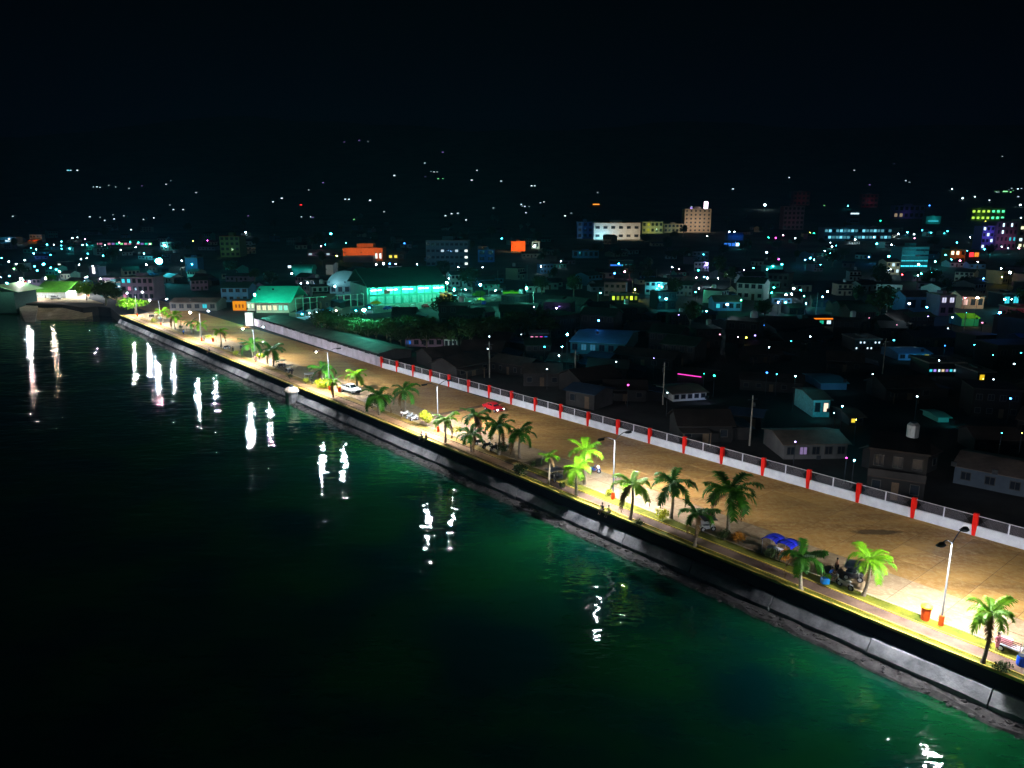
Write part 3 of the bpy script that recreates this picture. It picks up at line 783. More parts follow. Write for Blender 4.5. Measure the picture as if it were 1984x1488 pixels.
# ------------------------------------------------------------------ vehicles
def wheel(parent, x, y, r, w, hub=M_STEEL):
    t = MB()
    t.tube([(0, -w / 2, 0), (0, -w * .42, 0), (0, w * .42, 0), (0, w / 2, 0)], [r * .86, r, r, r * .86], 14)
    o = t.build('tyre', M_RUB, parent, (x, y, r))
    MB().tube([(0, -w / 2 - .012, 0), (0, w / 2 + .012, 0)], r * .58, 10).build('rim', hub, o)
    return o
def ring(x, hw, zb, zt, ch=.08):
    return [(x, -hw, zb + ch), (x, -hw + ch, zb), (x, hw - ch, zb), (x, hw, zb + ch), (x, hw, zt - ch), (x, hw - ch, zt), (x, -hw + ch, zt), (x, -hw, zt - ch)]
def car(name, label, loc, rz, paint, kind='car', group=None, lights=False, L_=None):
    t = thing(name, label, {'pickup': 'pickup', 'suv': 'car', 'car': 'car'}[kind], loc, rz, group)
    if kind == 'pickup':
        secs = [(-2.6, .82, .55, 1.02), (-2.55, .88, .48, 1.06), (.5, .9, .42, 1.08), (1.45, .9, .42, 1.08), (2.35, .86, .45, 1.0), (2.6, .74, .5, .86)]
        cab = [(-.75, .74, 1.06, 1.12), (-.6, .72, 1.06, 1.72), (.55, .70, 1.06, 1.76), (1.25, .74, 1.06, 1.12)]
        wx = (1.65, -1.6)
    else:
        up = .15 if kind == 'suv' else 0
        secs = [(-2.15, .74, .5, .9 + up), (-2.1, .82, .42, .98 + up), (-.9, .87, .38, 1.0 + up), (.9, .87, .38, .96 + up), (1.8, .84, .4, .88 + up), (2.15, .7, .45, .74 + up)]
        cab = [(-1.95 if kind == 'suv' else -1.5, .70, .95 + up, 1.05 + up), (-1.6 if kind == 'suv' else -.95, .66, .95 + up, 1.46 + up * 1.6), (.25, .66, .95 + up, 1.48 + up * 1.6), (1.05, .72, .93 + up, .98 + up)]
        wx = (1.35, -1.3)
    MB().loft([ring(*q) for q in secs]).build('body', paint, t)
    c = MB().loft([ring(x, hw, zb, zt, .04) for x, hw, zb, zt in cab]).build('cab', paint, t)
    # glass, slightly proud
    for s in (1, -1):
        a, b_ = cab[1], cab[2]
        z0, z1 = a[2] + .12, a[3] - .1
        for x0, x1 in ((a[0] + .1, (a[0] + b_[0]) / 2 - .04), ((a[0] + b_[0]) / 2 + .04, b_[0] + .1)):
            y = s * (a[1] + .012)
            MB().add([(x0, y, z0), (x1 + (.15 if x1 > b_[0] else 0), y * 1.015, z0), (x1, y, z1), (x0, y, z1)], [(0, 1, 2, 3)]).build('side_window', M_GLASS, t)
    b_, d = cab[2], cab[3]
    MB().add([(b_[0] + .10, -.58, b_[3] - .08), (b_[0] + .10, .58, b_[3] - .08), (d[0] - .04, .64, d[3] + .05), (d[0] - .04, -.64, d[3] + .05)], [(0, 1, 2, 3)]).build('windscreen', M_GLASS, t)
    a = cab[0]; a1 = cab[1]
    MB().add([(a[0] - .01, -.58, a[3] + .03), (a[0] - .01, .58, a[3] + .03), (a1[0] - .02, .55, a1[3] - .1), (a1[0] - .02, -.55, a1[3] - .1)], [(0, 1, 2, 3)]).build('rear_window', M_GLASS, t)
    if kind == 'pickup':
        MB().box(-1.65, 0, 1.065, 1.6, 1.45, .02).build('load_bed', M_DARK, t)
        for s in (1, -1): MB().box(-1.65, s * .8, 1.06, 1.7, .1, .16).build('bed_side', paint, t)
        MB().box(-2.5, 0, 1.06, .1, 1.6, .16).build('tailgate', paint, t)
    fx = secs[-1][0]
    MB().box(fx + .02, 0, secs[-1][2] + .02, .06, 1.1, .26).build('grille', M_DARK, t)
    MB().box(fx - .02, 0, secs[-1][2] - .1, .16, 1.5, .16).build('bumper', M_DARK if kind == 'pickup' else paint, t)
    for s in (1, -1):
        MB().box(fx - .04, s * .62, secs[-1][3] - .2, .12, .26, .14).build('headlight', emit(CW, 60 if lights else .15) if lights else mat('lamp_glass', (.7, .72, .75), .15, .05, spec=.8), t)
        MB().box(-abs(secs[0][0]) - .01, s * .66, secs[0][3] - .25, .05, .2, .2).build('tail_light', emit(RD, 25) if lights else M_RED, t)
        MB().box(cab[3][0] - .25, s * .97, 1.05, .12, .16, .12).build('mirror', paint, t)
        for x in wx: wheel(t, x, s * .78, .36 if kind != 'car' else .31, .22)
    return t
P_WHITE = mat('white_car_paint', (.78, .8, .82), .3, .05, spec=.6)
P_RED = mat('red_car_paint', (.6, .01, .02), .3, .05, spec=.6)
P_BLUE = mat('blue_car_paint', (.02, .08, .5), .3, .05, spec=.6)
P_SILV = mat('silver_car_paint', (.45, .47, .5), .3, .05, spec=.6)
P_BLK = mat('black_car_paint', (.015, .015, .02), .3, .05, spec=.6)
FRONT = QA + math.pi
car('pickup', 'white double cab pickup parked beside the lamp post on the promenade', Q(uv(G(686, 759))[0], 6.4), FRONT + R(8), P_WHITE, 'pickup')
car('moving_car', 'small red car driving along the far lane by the pillar fence, lights on', Q(uv(G(952, 796))[0], 19.6), FRONT, P_RED, 'car', None, True)
car('parked_car', 'white car parked before the green-roofed shed by the slipway', G(108, 580), R(12), P_WHITE, 'suv')
def moto(label, loc, rz, paint, sidecar=None, group=None, cat=None, lit=False, canopy=None):
    t = thing('motor_tricycle' if sidecar else 'motorcycle', label, cat or ('tricycle' if sidecar else 'motorcycle'), loc, rz, group)
    for x in (.62, -.62): wheel(t, x, 0, .3, .11)
    MB().loft([ring(x, hw, zb, zt, .03) for x, hw, zb, zt in ((-.75, .06, .68, .78), (-.55, .12, .5, .82), (.0, .13, .38, .78), (.25, .12, .45, .92), (.42, .07, .7, .95))]).build('body', paint, t)
    MB().loft([ring(x, hw, zb, zt, .02) for x, hw, zb, zt in ((-.62, .1, .8, .86), (-.2, .14, .78, .87), (.08, .1, .78, .84))]).build('seat', M_DARK, t)
    MB().tube([(.62, .07, .3), (.42, .07, .95), (.36, .07, 1.05)], .03, 5).tube([(.62, -.07, .3), (.42, -.07, .95), (.36, -.07, 1.05)], .03, 5).build('fork', M_STEEL, t)
    MB().tube([(.24, .36, 1.06), (.36, .12, 1.05), (.36, -.12, 1.05), (.24, -.36, 1.06)], .018, 5).build('handlebar', M_STEEL, t)
    MB().tube([(-.62, .14, .3), (.1, .14, .3)], .04, 6).build('exhaust', M_STEEL, t)
    MB().ball(.5, 0, .92, .09, .1, .09, 8, 5).build('headlight', emit(CW, 400) if lit else mat('lamp_glass', (.7, .72, .75), .15, .05, spec=.8), t)
    MB().box(.66, 0, .6, .34, .13, .04).build('mudguard', paint, t)
    if sidecar:
        y = .85
        MB().loft([ring(x, hw, zb, zt, .06) for x, hw, zb, zt in ((-.75, .42, .3, .75), (-.65, .5, .25, .85), (.5, .5, .25, .8), (.8, .38, .35, .6))]).build('sidecar', sidecar, t, (0, y, 0))
        rf = MB()
        for x in (-.65, .5):
            for yy in (y - .42, y + .42): rf.tube([(x, yy, .75), (x * .95, yy, 1.62)], .02, 5)
        rf.build('roof_post', M_STEEL, t)
        MB().loft([[(x, yy, z + h) for yy, z in ((-.75, 0), (1.38, 0), (1.3, .08), (-.65, .08))] for x, h in ((-.85, 1.58), (0, 1.66), (.75, 1.6))]).build('canopy', canopy or sidecar, t)
        wheel(t, -.1, y + .55, .26, .1)
        MB().box(-.2, y, .5, .5, .8, .12).build('bench', M_DARK, t)
    return t
def onroad(px, py, v=None):
    p = G(px, py)
    return p if v is None else Q(uv(p)[0], v)
M1 = moto('dark motorcycle parked with a rider, left of the pair right of the blue canopy stall', G(1612, 1128), FRONT + R(15), P_BLK)
moto('silver and black motorcycle parked right of the rider in blue', G(1637, 1140), FRONT - R(10), P_SILV)
moto('dark motor tricycle with black hood parked between the blue canopy and the leaning palm', G(1652, 1126), FRONT + R(20), P_BLK, P_BLK)
person('person in blue sitting on the motorcycle by the kerb', G(1606, 1126), FRONT + R(15), 'ride', CBl, CB)
person('person in brown leaning on the parked motorcycles, behind the rider in blue', G(1620, 1112), FRONT, 'stand', cloth('brown', (.3, .14, .08)), CB)
moto('tricycle with a dark spoked canopy behind the low spiky palm', G(1372, 1030), FRONT + R(60), P_SILV, P_SILV, canopy=P_BLK)
moto('dark enclosed tricycle parked behind the small pale-trunked palm', G(1070, 932), FRONT + R(-10), P_BLK, P_BLK)
moto('motorcycle with its white headlight on, behind the bright upright palm', G(1152, 916), R(-20), P_BLUE, lit=True)
person('rider in blue on the motorcycle with the white headlight', G(1152, 916), R(-20), 'ride', CBl, CB)
for i, (px, py, lb) in enumerate([(930, 862, 'leftmost of the four'), (945, 868, 'second from the left of the four'), (958, 873, 'third from the left of the four'), (985, 872, 'rightmost of the four')]):
    moto('black motorcycle parked among the dark palms, ' + lb, G(px, py), FRONT + R(70) + i * .2, P_BLK, group='motorcycles parked among the dark palms')
for i, (px, py, c, lb) in enumerate([(786, 806, P_WHITE, 'white scooter at the left end of the row by the lime shrub'), (795, 811, P_SILV, 'silver scooter in the middle of the row by the lime shrub'), (803, 815, P_WHITE, 'white scooter nearest the round lime shrub')]):
    moto(lb, G(px, py), FRONT + R(80) + i * .15, c, group='scooters parked by the lime shrub')
moto('dark covered motor tricycle parked on the road side left of the teal palm', G(556, 722), FRONT + R(10), P_BLK, P_BLK)
moto('dark tricycle with black canopy beside the dark palm', G(545, 712), FRONT + R(50), P_BLK, P_BLK)
moto('tricycle with a green tarpaulin canopy left of the grey-green palm', G(468, 676), FRONT + R(5), P_BLK, mat('green_tarp', (.02, .14, .10), .6, .2), canopy=mat('green_tarp', (.02, .14, .10)))
moto('small dark motorcycle left of the green tarpaulin tricycle', G(440, 676), FRONT + R(80), P_BLK)
moto('dark tricycle parked beside the round leafy tree', G(290, 615), FRONT, P_BLK, P_BLK)
moto('white tricycle between the round leafy tree and the round-crowned palm', G(305, 619), FRONT, P_SILV, P_WHITE)
moto('tricycle with white front parked under the teal-green palm', G(603, 738), FRONT + R(160), P_WHITE, P_SILV)

# litter bins
def bin_(px, py, label, s=1.0):
    t = thing('litter_bin', label, 'litter bin', G(px, py), .3)
    MB().lathe([(.30 * s, 0), (.36 * s, 1.05 * s), (.38 * s, 1.08 * s)], 12).build('drum', M_ORANGE, t)
    MB().lathe([(.42 * s, 1.08 * s), (.42 * s, 1.2 * s), (.2 * s, 1.34 * s)], 12).build('lid', M_YELLOW, t)
bin_(1792, 1201, 'orange litter bin with a yellow lid on the verge left of the nearest lamp', 1.15)
bin_(413, 662, 'dark orange litter bin beside the lamp post near the flat-topped palm')
bin_(658, 760, 'orange litter bin behind the bumper of the white pickup')

# blue canopy vendor stall
m_tarp = mat('blue_tarp', (.008, .018, .55), .6, .3, 2)
st_ = thing('vendor_stall', 'vendor stall under a blue double-humped tarpaulin by the roadside', 'stall', G(1512, 1078), QA + math.pi)
for k, cx in enumerate((-1.1, 0.9)):
    prof = [[(cx + .98 * math.cos(a), y, 1.75 + h + .42 * math.sin(a)) for a in [math.pi * i / 8 for i in range(9)]] for y, h in ((-1.1, 0), (0, .12), (1.1, 0))]
    b = MB()
    for i in range(2):
        for j in range(8):
            b.add([prof[i][j], prof[i][j + 1], prof[i + 1][j + 1], prof[i + 1][j]], [(0, 1, 2, 3)])
    o = b.build('tarpaulin', m_tarp, st_, smooth=True); o.modifiers.new('t', 'SOLIDIFY').thickness = .03
for x in (-2.0, 0, 1.8):
    for y in (-1, 1): MB().tube([(x, y, 0), (x, y, 1.8)], .03, 5).build('pole', M_STEEL, st_)
MB().box(-.6, 0, .75, 2.2, .9, .06).box(-1.6, 0, 0, .1, .8, .75).box(.4, 0, 0, .1, .8, .75).build('table', M_WHITE, st_)
st_.scale = (.85, .85, .9)
# vendor cart by the right edge
vc = thing('vendor_cart', 'white and pink vendor cart with slatted sides at the right edge', 'cart', G(1955, 1262), QA + math.pi)
MB().box(0, 0, .5, 1.8, .8, .1).build('tray', M_WHITE, vc)
for k in range(4): MB().box(0, -.42, .68 + k * .16, 1.8, .03, .07).build('slat', mat('brown_slat', (.3, .12, .08), .7), vc)
for x in (-.85, .85):
    for y in (-.38, .38): MB().box(x, y, 0, .06, .06, 1.3).build('leg', M_STEEL, vc)
MB().box(-.3, .1, .6, .8, .5, .4).build('pink_crate', mat('pink_plastic', (.85, .35, .45), .5), vc)
wheel(vc, -.5, .5, .28, .06); wheel(vc, -.5, -.5, .28, .06)
t = thing('barrel', 'blue plastic barrel beside the vendor cart at the right edge', 'barrel', G(1977, 1290))
MB().lathe([(.28, 0), (.33, .2), (.33, .75), (.28, .9)], 12).build('drum', mat('blue_plastic', (.01, .08, .6), .4), t)
MB().lathe([(.3, 0), (.3, .05)], 12).build('lid', M_DARK, t, (0, 0, .9))
t = thing('cool_box', 'blue rounded cooler standing next to the motorcycle rider in blue', 'cooler', G(1598, 1131))
MB().box(0, 0, 0, .7, .5, .5).build('tub', mat('cooler_blue', (.01, .25, .8), .4), t); MB().box(0, 0, .5, .74, .54, .12, 0, .8).build('lid', mat('cooler_blue', (.01, .25, .8)), t)
# ================================================================== TOWN
EXC = []
def hith(px, py, h):
    """point on the ground so that something h metres above it appears at px, py"""
    rx, rz = ray(px, py); d = 12.0
    while d < 4600:
        if CAM_Z + rz * d <= terrain(rx * d, d) + h: break
        d *= 1.01
    lo, hi = d / 1.01, d
    for _ in range(10):
        m = (lo + hi) / 2
        if CAM_Z + rz * m <= terrain(rx * m, m) + h: hi = m
        else: lo = m
    return Vector((rx * hi, hi, terrain(rx * hi, hi)))
M_CONCW = mat('plaster_wall', (0.17, 0.165, 0.17), 0.9, 0.2, 0.3, rand=0.3)
M_ROOFR = mat('rusty_iron_roof', (0.16, 0.12, 0.10), 0.7, 0.4, 0.4, rand=0.4)
M_ROOFB = mat('blue_iron_roof', (0.05, 0.16, 0.35), 0.6, 0.2, 0.4)
M_ROOFG = mat('green_iron_roof', (0.03, 0.30, 0.20), 0.6, 0.2, 0.4)
M_FRAME = mat('window_frame', (0.07, 0.07, 0.07), 0.6, 0.1)
M_DWIN = mat('unlit_glass', (0.02, 0.025, 0.035), 0.15, 0.1, spec=0.6)
M_DOOR = mat('door_wood', (0.12, 0.08, 0.05), 0.7, 0.2)
M_CREAM = mat('cream_plaster', (0.62, 0.55, 0.42), 0.85, 0.12, 0.3)
M_ORW = mat('orange_plaster', (0.80, 0.17, 0.03), 0.8, 0.12, 0.3)
M_GRW = mat('green_plaster', (0.25, 0.5, 0.12), 0.8, 0.15, 0.3)
M_PUW = mat('mauve_plaster', (0.35, 0.22, 0.32), 0.85, 0.15, 0.3)
M_BLW = mat('blue_plaster', (0.12, 0.28, 0.5), 0.8, 0.15, 0.3)
M_TEW = mat('teal_plaster', (0.12, 0.5, 0.42), 0.8, 0.15, 0.3)
M_WHW = mat('white_plaster', (0.7, 0.72, 0.72), 0.8, 0.1, 0.3)

M_NIGHTW = mat('night_dark_wall', (0.028, 0.026, 0.027), 0.9, 0.4, 0.25, rand=0.5)  # night darkness put into the wall colour of the near houses
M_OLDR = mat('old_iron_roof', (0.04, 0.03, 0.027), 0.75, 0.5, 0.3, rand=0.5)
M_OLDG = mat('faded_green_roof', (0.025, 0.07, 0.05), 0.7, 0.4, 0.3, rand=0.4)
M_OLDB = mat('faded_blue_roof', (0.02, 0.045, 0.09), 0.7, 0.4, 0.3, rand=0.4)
def fill_light(parent, loc, col, I, a=0.5, face=1):  # added source that brightens a facade, its lens hidden by the housing
    """housing of an added light with its lens turned towards +y (face=1) of its parent"""
    h = MB().box(0, 0, 0, a + .1, .15, a + .1).build('floodlight', M_DARK, parent, loc)
    y = .09 * face
    MB().add([(-a / 2, y, .05), (a / 2, y, .05), (a / 2, y, .05 + a), (-a / 2, y, .05 + a)], [(0, 1, 2, 3)]).build('lens', emit(col, I / (a * a)), h)
    return h
def gable(b, w, d, z, rise, ov=.4):
    x0, x1, y0, y1 = -ov, w + ov, -ov, d + ov; m = d / 2; t = .1
    b.add([(x0, y0, z), (x1, y0, z), (x1, m, z + rise), (x0, m, z + rise), (x0, y1, z), (x1, y1, z),
           (x0, y0, z + t), (x1, y0, z + t), (x1, m, z + rise + t), (x0, m, z + rise + t), (x0, y1, z + t), (x1, y1, z + t)],
          [(0, 3, 2, 1), (3, 4, 5, 2), (6, 7, 8, 9), (9, 8, 11, 10), (0, 1, 7, 6), (4, 10, 11, 5), (1, 2, 8, 7), (2, 5, 11, 8), (0, 6, 9, 3), (3, 9, 10, 4)])
    return b
def window(parent, x, z, w, h, m=None, y=0.0, E=None):
    f = MB().box(0, 0, 0, w + .16, .12, .08).box(0, 0, h + .08, w + .16, .12, .08).box(-w / 2 - .04, 0, .08, .08, .12, h).box(w / 2 + .04, 0, .08, .08, .12, h)
    if w > 1.0: f.box(0, 0, .08, .06, .1, h)
    f = f.build('window', M_FRAME, parent, (x, y - .07, z))
    MB().box(0, .02, .08, w, .03, h).build('pane', m or M_DWIN, f)
    return f
def building(name, label, cat, px0, px1, yb, yt, depth, wall=None, roof='flat', roofm=None, yb1=None, floors=0, cols=0, lit=None, fl=None, group=None, win=(.55, .5), exc=True):
    p0 = hit(px0, yb)
    if yb1 is None:
        rx, _ = ray(px1, yb); p1 = Vector((rx * p0.y, p0.y, p0.z))
    else: p1 = hit(px1, yb1)
    v = p1 - p0; v.z = 0; W = v.length; a = math.atan2(v.y, v.x)
    H = CAM_Z + ray(px0, yt)[1] * p0.y - p0.z
    t = thing(name, label, cat, p0, a, group)
    rise = min(depth, W) * .22 if roof == 'gable' else 0
    HW = H - rise if roof == 'gable' else H
    if HW < 2: HW = H * .7; rise = H * .3
    wb = MB().box(W / 2, depth / 2, -3, W, depth, HW + 3)
    if roof == 'gable':
        wb.add([(0, 0, HW), (0, depth, HW), (0, depth / 2, HW + rise)], [(0, 2, 1)]); wb.add([(W, 0, HW), (W, depth, HW), (W, depth / 2, HW + rise)], [(0, 1, 2)])
    wb.build('wall', wall or M_CONCW, t)
    if roof == 'gable': gable(MB(), W, depth, HW + .02, rise).build('roof', roofm or M_ROOFR, t)
    elif roof == 'flat':
        MB().box(W / 2, depth / 2, HW + .01, W + .5, depth + .5, .3).build('roof', roofm or M_CONC, t)
        MB().box(W / 2, depth / 2, HW + .32, W * .25, depth * .4, min(2.5, HW * .15)).build('roof_house', wall or M_CONCW, t)
    elif roof == 'arch':
        b = MB(); secs = []
        for x in (-.5, W + .5):
            secs.append([(x, depth / 2 - (depth / 2 + .5) * math.cos(math.pi * k / 12), HW + depth * .3 * math.sin(math.pi * k / 12)) for k in range(13)])
        b.loft(secs); b.build('roof', roofm or M_ROOFG, t)
    if floors:
        fh = HW / floors
        for j in range(floors):
            for i in range(cols):
                w = W / cols
                c = lit(i, j) if lit else None
                m = emit(c[0], c[1]) if c else None
                window(t, w * (i + .5), fh * j + fh * .3, w * win[0], fh * win[1], m)
    for q in (fl or []):
        x, y, z, col, I = q
        fill_light(t, (x * W, y, z * H), col, I)
    if exc: 
        c = t.matrix_basis @ Vector((W / 2, depth / 2, 0)); EXC.append((c.x, c.y, W / 2 + 5, depth / 2 + 5))
    t['_w'] = W; t['_h'] = HW
    del t['_w'], t['_h']
    return t, W, HW

# ---- harbour corner at the far left
t, W, H = building('pavilion', 'dark harbour building with a pale green lit roof, cut by the left edge', 'building', -40, 30, 592, 566, 14, mat('dark_teal_wall', (.03, .10, .09), .8), 'none')
MB().loft([[(-1, y, H + z) for y, z in ((-1.2, 0), (15, 0), (15, .2), (-1.2, .2))], [(W * .6, y, H + z) for y, z in ((-1.2, 2.6), (15, 2.6), (15, 2.8), (-1.2, 2.8))], [(W + 2.5, y, H + z) for y, z in ((-1.2, 0), (15, 0), (15, .2), (-1.2, .2))]]).build('roof', mat('pale_green_roof', (.30, .60, .32), .6, .1, .3), t)
fill_light(t, (W * .8, -7, 7), (.7, 1, .75), 130, .5)
t, W, H = building('open_shed', 'wide shed with a grass-green sloping roof behind the parked white car', 'shed', 69, 128, 577, 566, 8, M_WHW, 'none')
for k in range(6):
    MB().box(W * k / 5, .1, 0, .25, .25, H + .2).build('post', M_WHITE, t)
MB().loft([[(x, y, H + z) for y, z in ((-.8, 0), (9, 3.6), (9, 3.8), (-.8, .25))] for x in (-.8, W + .8)]).build('roof', mat('grass_green_roof', (.05, .22, .01), .8, .3, .5), t)
fill_light(t, (W / 2, -9, 4.2), (.9, 1, .7), 110, .5)
for i, (px, cc) in enumerate([(74, CWt), (84, CWt), (89, CB)]):
    person(['person in white at the left end of the green-roofed shed', 'person in white standing in the middle of the green-roofed shed', 'person in dark clothes between the white car and the shed'][i], G(px, 580), SEAW, 'stand', cc, CWt if i < 2 else CB)
for px, lb, m in ((42, 'flagpole with a blue flag beside the harbour railing', M_BLUE := mat('blue_lamp_glow', (.02, .08, .8), .8)), (49, 'flagpole with a red and white flag beside the harbour railing', mat('red_flag', (.8, .05, .08), .8))):  # blue sheet stands in for the blue glow under the yard lamp
    p = G(px, 578); t = thing('flagpole', lb, 'flagpole', p)
    MB().tube([(0, 0, 0), (0, 0, 7.4)], [.06, .04], 6).build('pole', M_WHITE, t)
    MB().loft([[(x, .12 * math.sin(x * 3 + z), z + 4.6) for z in (0, 2.6)] + [(x, .12 * math.sin(x * 3 + z) + .03, z + 4.6) for z in (2.6, 0)] for x in (.05, .5, 1.0, 1.4)]).build('flag', m, t)
t = thing('railing', 'white railing along the harbour yard between the dark building and the shed', 'railing', G(28, 577))
for k in range(9): MB().box(k * 1.25, 0, 0, .08, .08, 2.2).build('post', M_WHITE, t)
MB().box(5, 0, 2.2, 10.2, .07, .07).box(5, 0, 1.1, 10.2, .05, .05).build('rail', M_WHITE, t)
sp = MB(); pts = [G(34, 590), G(68, 606), G(62, 612), G(46, 612)]
sl = [G(x, y) for x, y in ((32, 584), (75, 584), (64, 609), (48, 609))]
b = MB(); z = [0.04, 0.04, SEA_Z - .3, SEA_Z - .3]
top = [Vector((q.x, q.y, z[i])) for i, q in enumerate(sl)]
b.v = [tuple(v) for v in top] + [(v.x, v.y, SEA_Z - 1.5) for v in top]
b.f = [(3, 2, 1, 0), (0, 1, 5, 4), (1, 2, 6, 5), (2, 3, 7, 6), (3, 0, 4, 7)]
struct(b.build('ramp', mat('ramp_concrete', (.45, .42, .36), .85, .3, .5)))
b = MB(); qs = [G(x, y) for x, y in ((60, 580), (150, 572), (200, 588), (160, 600), (120, 603), (70, 604))]
zs = [.03, .03, .03, SEA_Z - .2, SEA_Z - .2, SEA_Z - .2]
b.v = [(q.x, q.y, zs[i]) for i, q in enumerate(qs)] + [(q.x, q.y, SEA_Z - 2) for q in qs]
b.f = [(5, 4, 3, 2, 1, 0)] + [(i, (i + 1) % 6, 6 + (i + 1) % 6, 6 + i) for i in range(6)]
struct(b.build('beach', mat('sand', (.5, .40, .24), .95, .3, .4, .6, 3)))
yard = [G(x, y, .02) for x, y in ((30, 586), (170, 586), (175, 566), (60, 566))]
struct(MB().add(yard, [(0, 1, 2, 3)]).build('yard', mat('yard_concrete', (.42, .30, .20), .85, .3, .2)))
fill_light(bpy.data.objects['open_shed'], (14, -14, 9), (1, .85, .65), 200, .5, -1)  # this and the next are added lights that brighten the beach
fill_light(bpy.data.objects['open_shed'], (4, -14, 9), (1, .95, .8), 200, .5, -1)
def boat(px, py, label, rz, L_=6):
    p = G(px, py, SEA_Z); t = thing('outrigger_boat', label, 'boat', p, rz, 'small boats at the slipway')
    MB().loft([[(x, -hw, .5 + k), (x, -hw * .3, -.15 + k), (x, hw * .3, -.15 + k), (x, hw, .5 + k), (x, hw * .8, .5 + k), (x, 0, .1 + k), (x, -hw * .8, .5 + k)] for x, hw, k in ((-L_ / 2, .08, .45), (-L_ / 3, .38, .08), (0, .5, 0), (L_ / 3, .36, .1), (L_ / 2, .05, .6))]).build('hull', M_WHITE, t)
    for s in (1, -1):
        MB().tube([(-L_ * .35, s * 1.7, .05), (L_ * .35, s * 1.7, .05), (L_ * .42, s * 1.7, .3)], .07, 5).build('outrigger', M_WHITE, t)
    for x in (-L_ * .22, L_ * .22): MB().tube([(x, -1.7, .1), (x, 0, .7), (x, 1.7, .1)], .04, 5).build('crossbeam', M_STEEL, t)
boat(150, 602, 'white outrigger boat nearest the slipway sand', .1, 8)
boat(168, 598, 'white outrigger boat under the bright green tree', -.1, 8)
boat(66, 604, 'small dark-shadowed boat drawn up on the concrete ramp', 1.0, 4)

# ---- unlit houses, each copied from five kinds
def proto(kind):
    w, d, h, rf, rise, nw = {'gable': (8, 7, 2.9, M_OLDR, 1.7, 3), 'long': (14, 7, 2.8, M_OLDR, 1.5, 5), 'two_storey': (8, 8, 5.4, M_OLDG, 1.6, 4), 'flat': (9, 8, 6.2, M_OLDR, 0, 4), 'lean_to': (6, 5, 2.5, M_OLDB, .8, 2), 'extended': (8, 6, 2.7, M_OLDR, 1.8, 3), 'tank': (7, 7, 5.6, M_OLDR, 0, 3)}[kind]
    t = thing('dark_house', '', 'house', (0, 0, 0), 0, None)
    b = MB().box(0, 0, -2, w, d, h + 2)
    if rise: b.add([(-w / 2, -d / 2, h), (-w / 2, d / 2, h), (-w / 2, 0, h + rise)], [(0, 2, 1)]); b.add([(w / 2, -d / 2, h), (w / 2, d / 2, h), (w / 2, 0, h + rise)], [(0, 1, 2)])
    b.build('wall', M_NIGHTW, t)
    if rise: gable(MB(), w, d, h + .02, rise).build('roof', rf, t, (-w / 2, -d / 2, 0))
    else:
        MB().box(0, 0, h, w + .5, d + .5, .25).build('roof', rf, t)
    for k in range(nw):
        if k == nw // 2: MB().box(-w / 2 + w * (k + .5) / nw, -d / 2 - .03, 0, .9, .06, 2.05).build('door', M_DOOR, t)
        else: window(t, -w / 2 + w * (k + .5) / nw, .9, 1.0, 1.1, None, -d / 2)
    if kind == 'extended':
        MB().box(w / 2 + 1.6, .5, -1, 3.2, 4.6, 3.0).build('annex', M_NIGHTW, t)
        MB().add([(w / 2 - .1, -2.3, 2.7), (w / 2 + 3.7, -2.3, 1.9), (w / 2 + 3.7, 3.3, 1.9), (w / 2 - .1, 3.3, 2.7), (w / 2 - .1, -2.3, 2.8), (w / 2 + 3.7, -2.3, 2.0), (w / 2 + 3.7, 3.3, 2.0), (w / 2 - .1, 3.3, 2.8)], [(3, 2, 1, 0), (4, 5, 6, 7), (0, 1, 5, 4), (1, 2, 6, 5), (2, 3, 7, 6)]).build('annex_roof', M_OLDB, t)
        MB().box(-w / 4, -d / 2 - 1.3, 2.35, 4.4, 2.6, .08, 0).build('porch_roof', M_OLDR, t)
        for x in (-w / 4 - 2, -w / 4 + 2): MB().box(x, -d / 2 - 2.4, -.5, .12, .12, 2.85).build('porch_post', M_DOOR, t)
    if kind == 'tank':
        MB().lathe([(.8, 0), (.8, 1.4), (.5, 1.7)], 10).build('water_tank', M_STEEL, t, (1.5, 1.5, h + .6))
        MB().box(0, -d / 2 - .6, 2.8, w, 1.2, .12).build('balcony', M_OLDR, t)
        MB().box(0, -d / 2 - 1.15, 2.92, w, .06, .8).build('balustrade', M_NIGHTW, t)
    if h > 5:
        for k in range(nw): window(t, -w / 2 + w * (k + .5) / nw, 3.8, 1.1, 1.2, None, -d / 2)
    return t
HL = {'gable': 'rusty gable-roofed house', 'long': 'long low rusty-roofed house', 'two_storey': 'two-storey green-roofed house', 'flat': 'flat-roofed concrete house', 'lean_to': 'small blue-roofed shed house', 'extended': 'gable house with annex and porch', 'tank': 'flat house with balcony and water tank'}
protos = {k: proto(k) for k in HL}
ptree = {k: tree_of(v) for k, v in protos.items()}
PEND = []      # things whose label is completed from their place once all stand
def later(o, prefix, p, hgt=2.0):
    rz_ = (p.z + hgt - CAM_Z) / p.y; rx_ = p.x / p.y
    dy_ = -(F * SP + F * CP * rz_) / (CP - SP * rz_)
    PEND.append((o, prefix, 992 + rx_ * (F * CP - dy_ * SP), 744 + dy_))
used = set(); placed = []
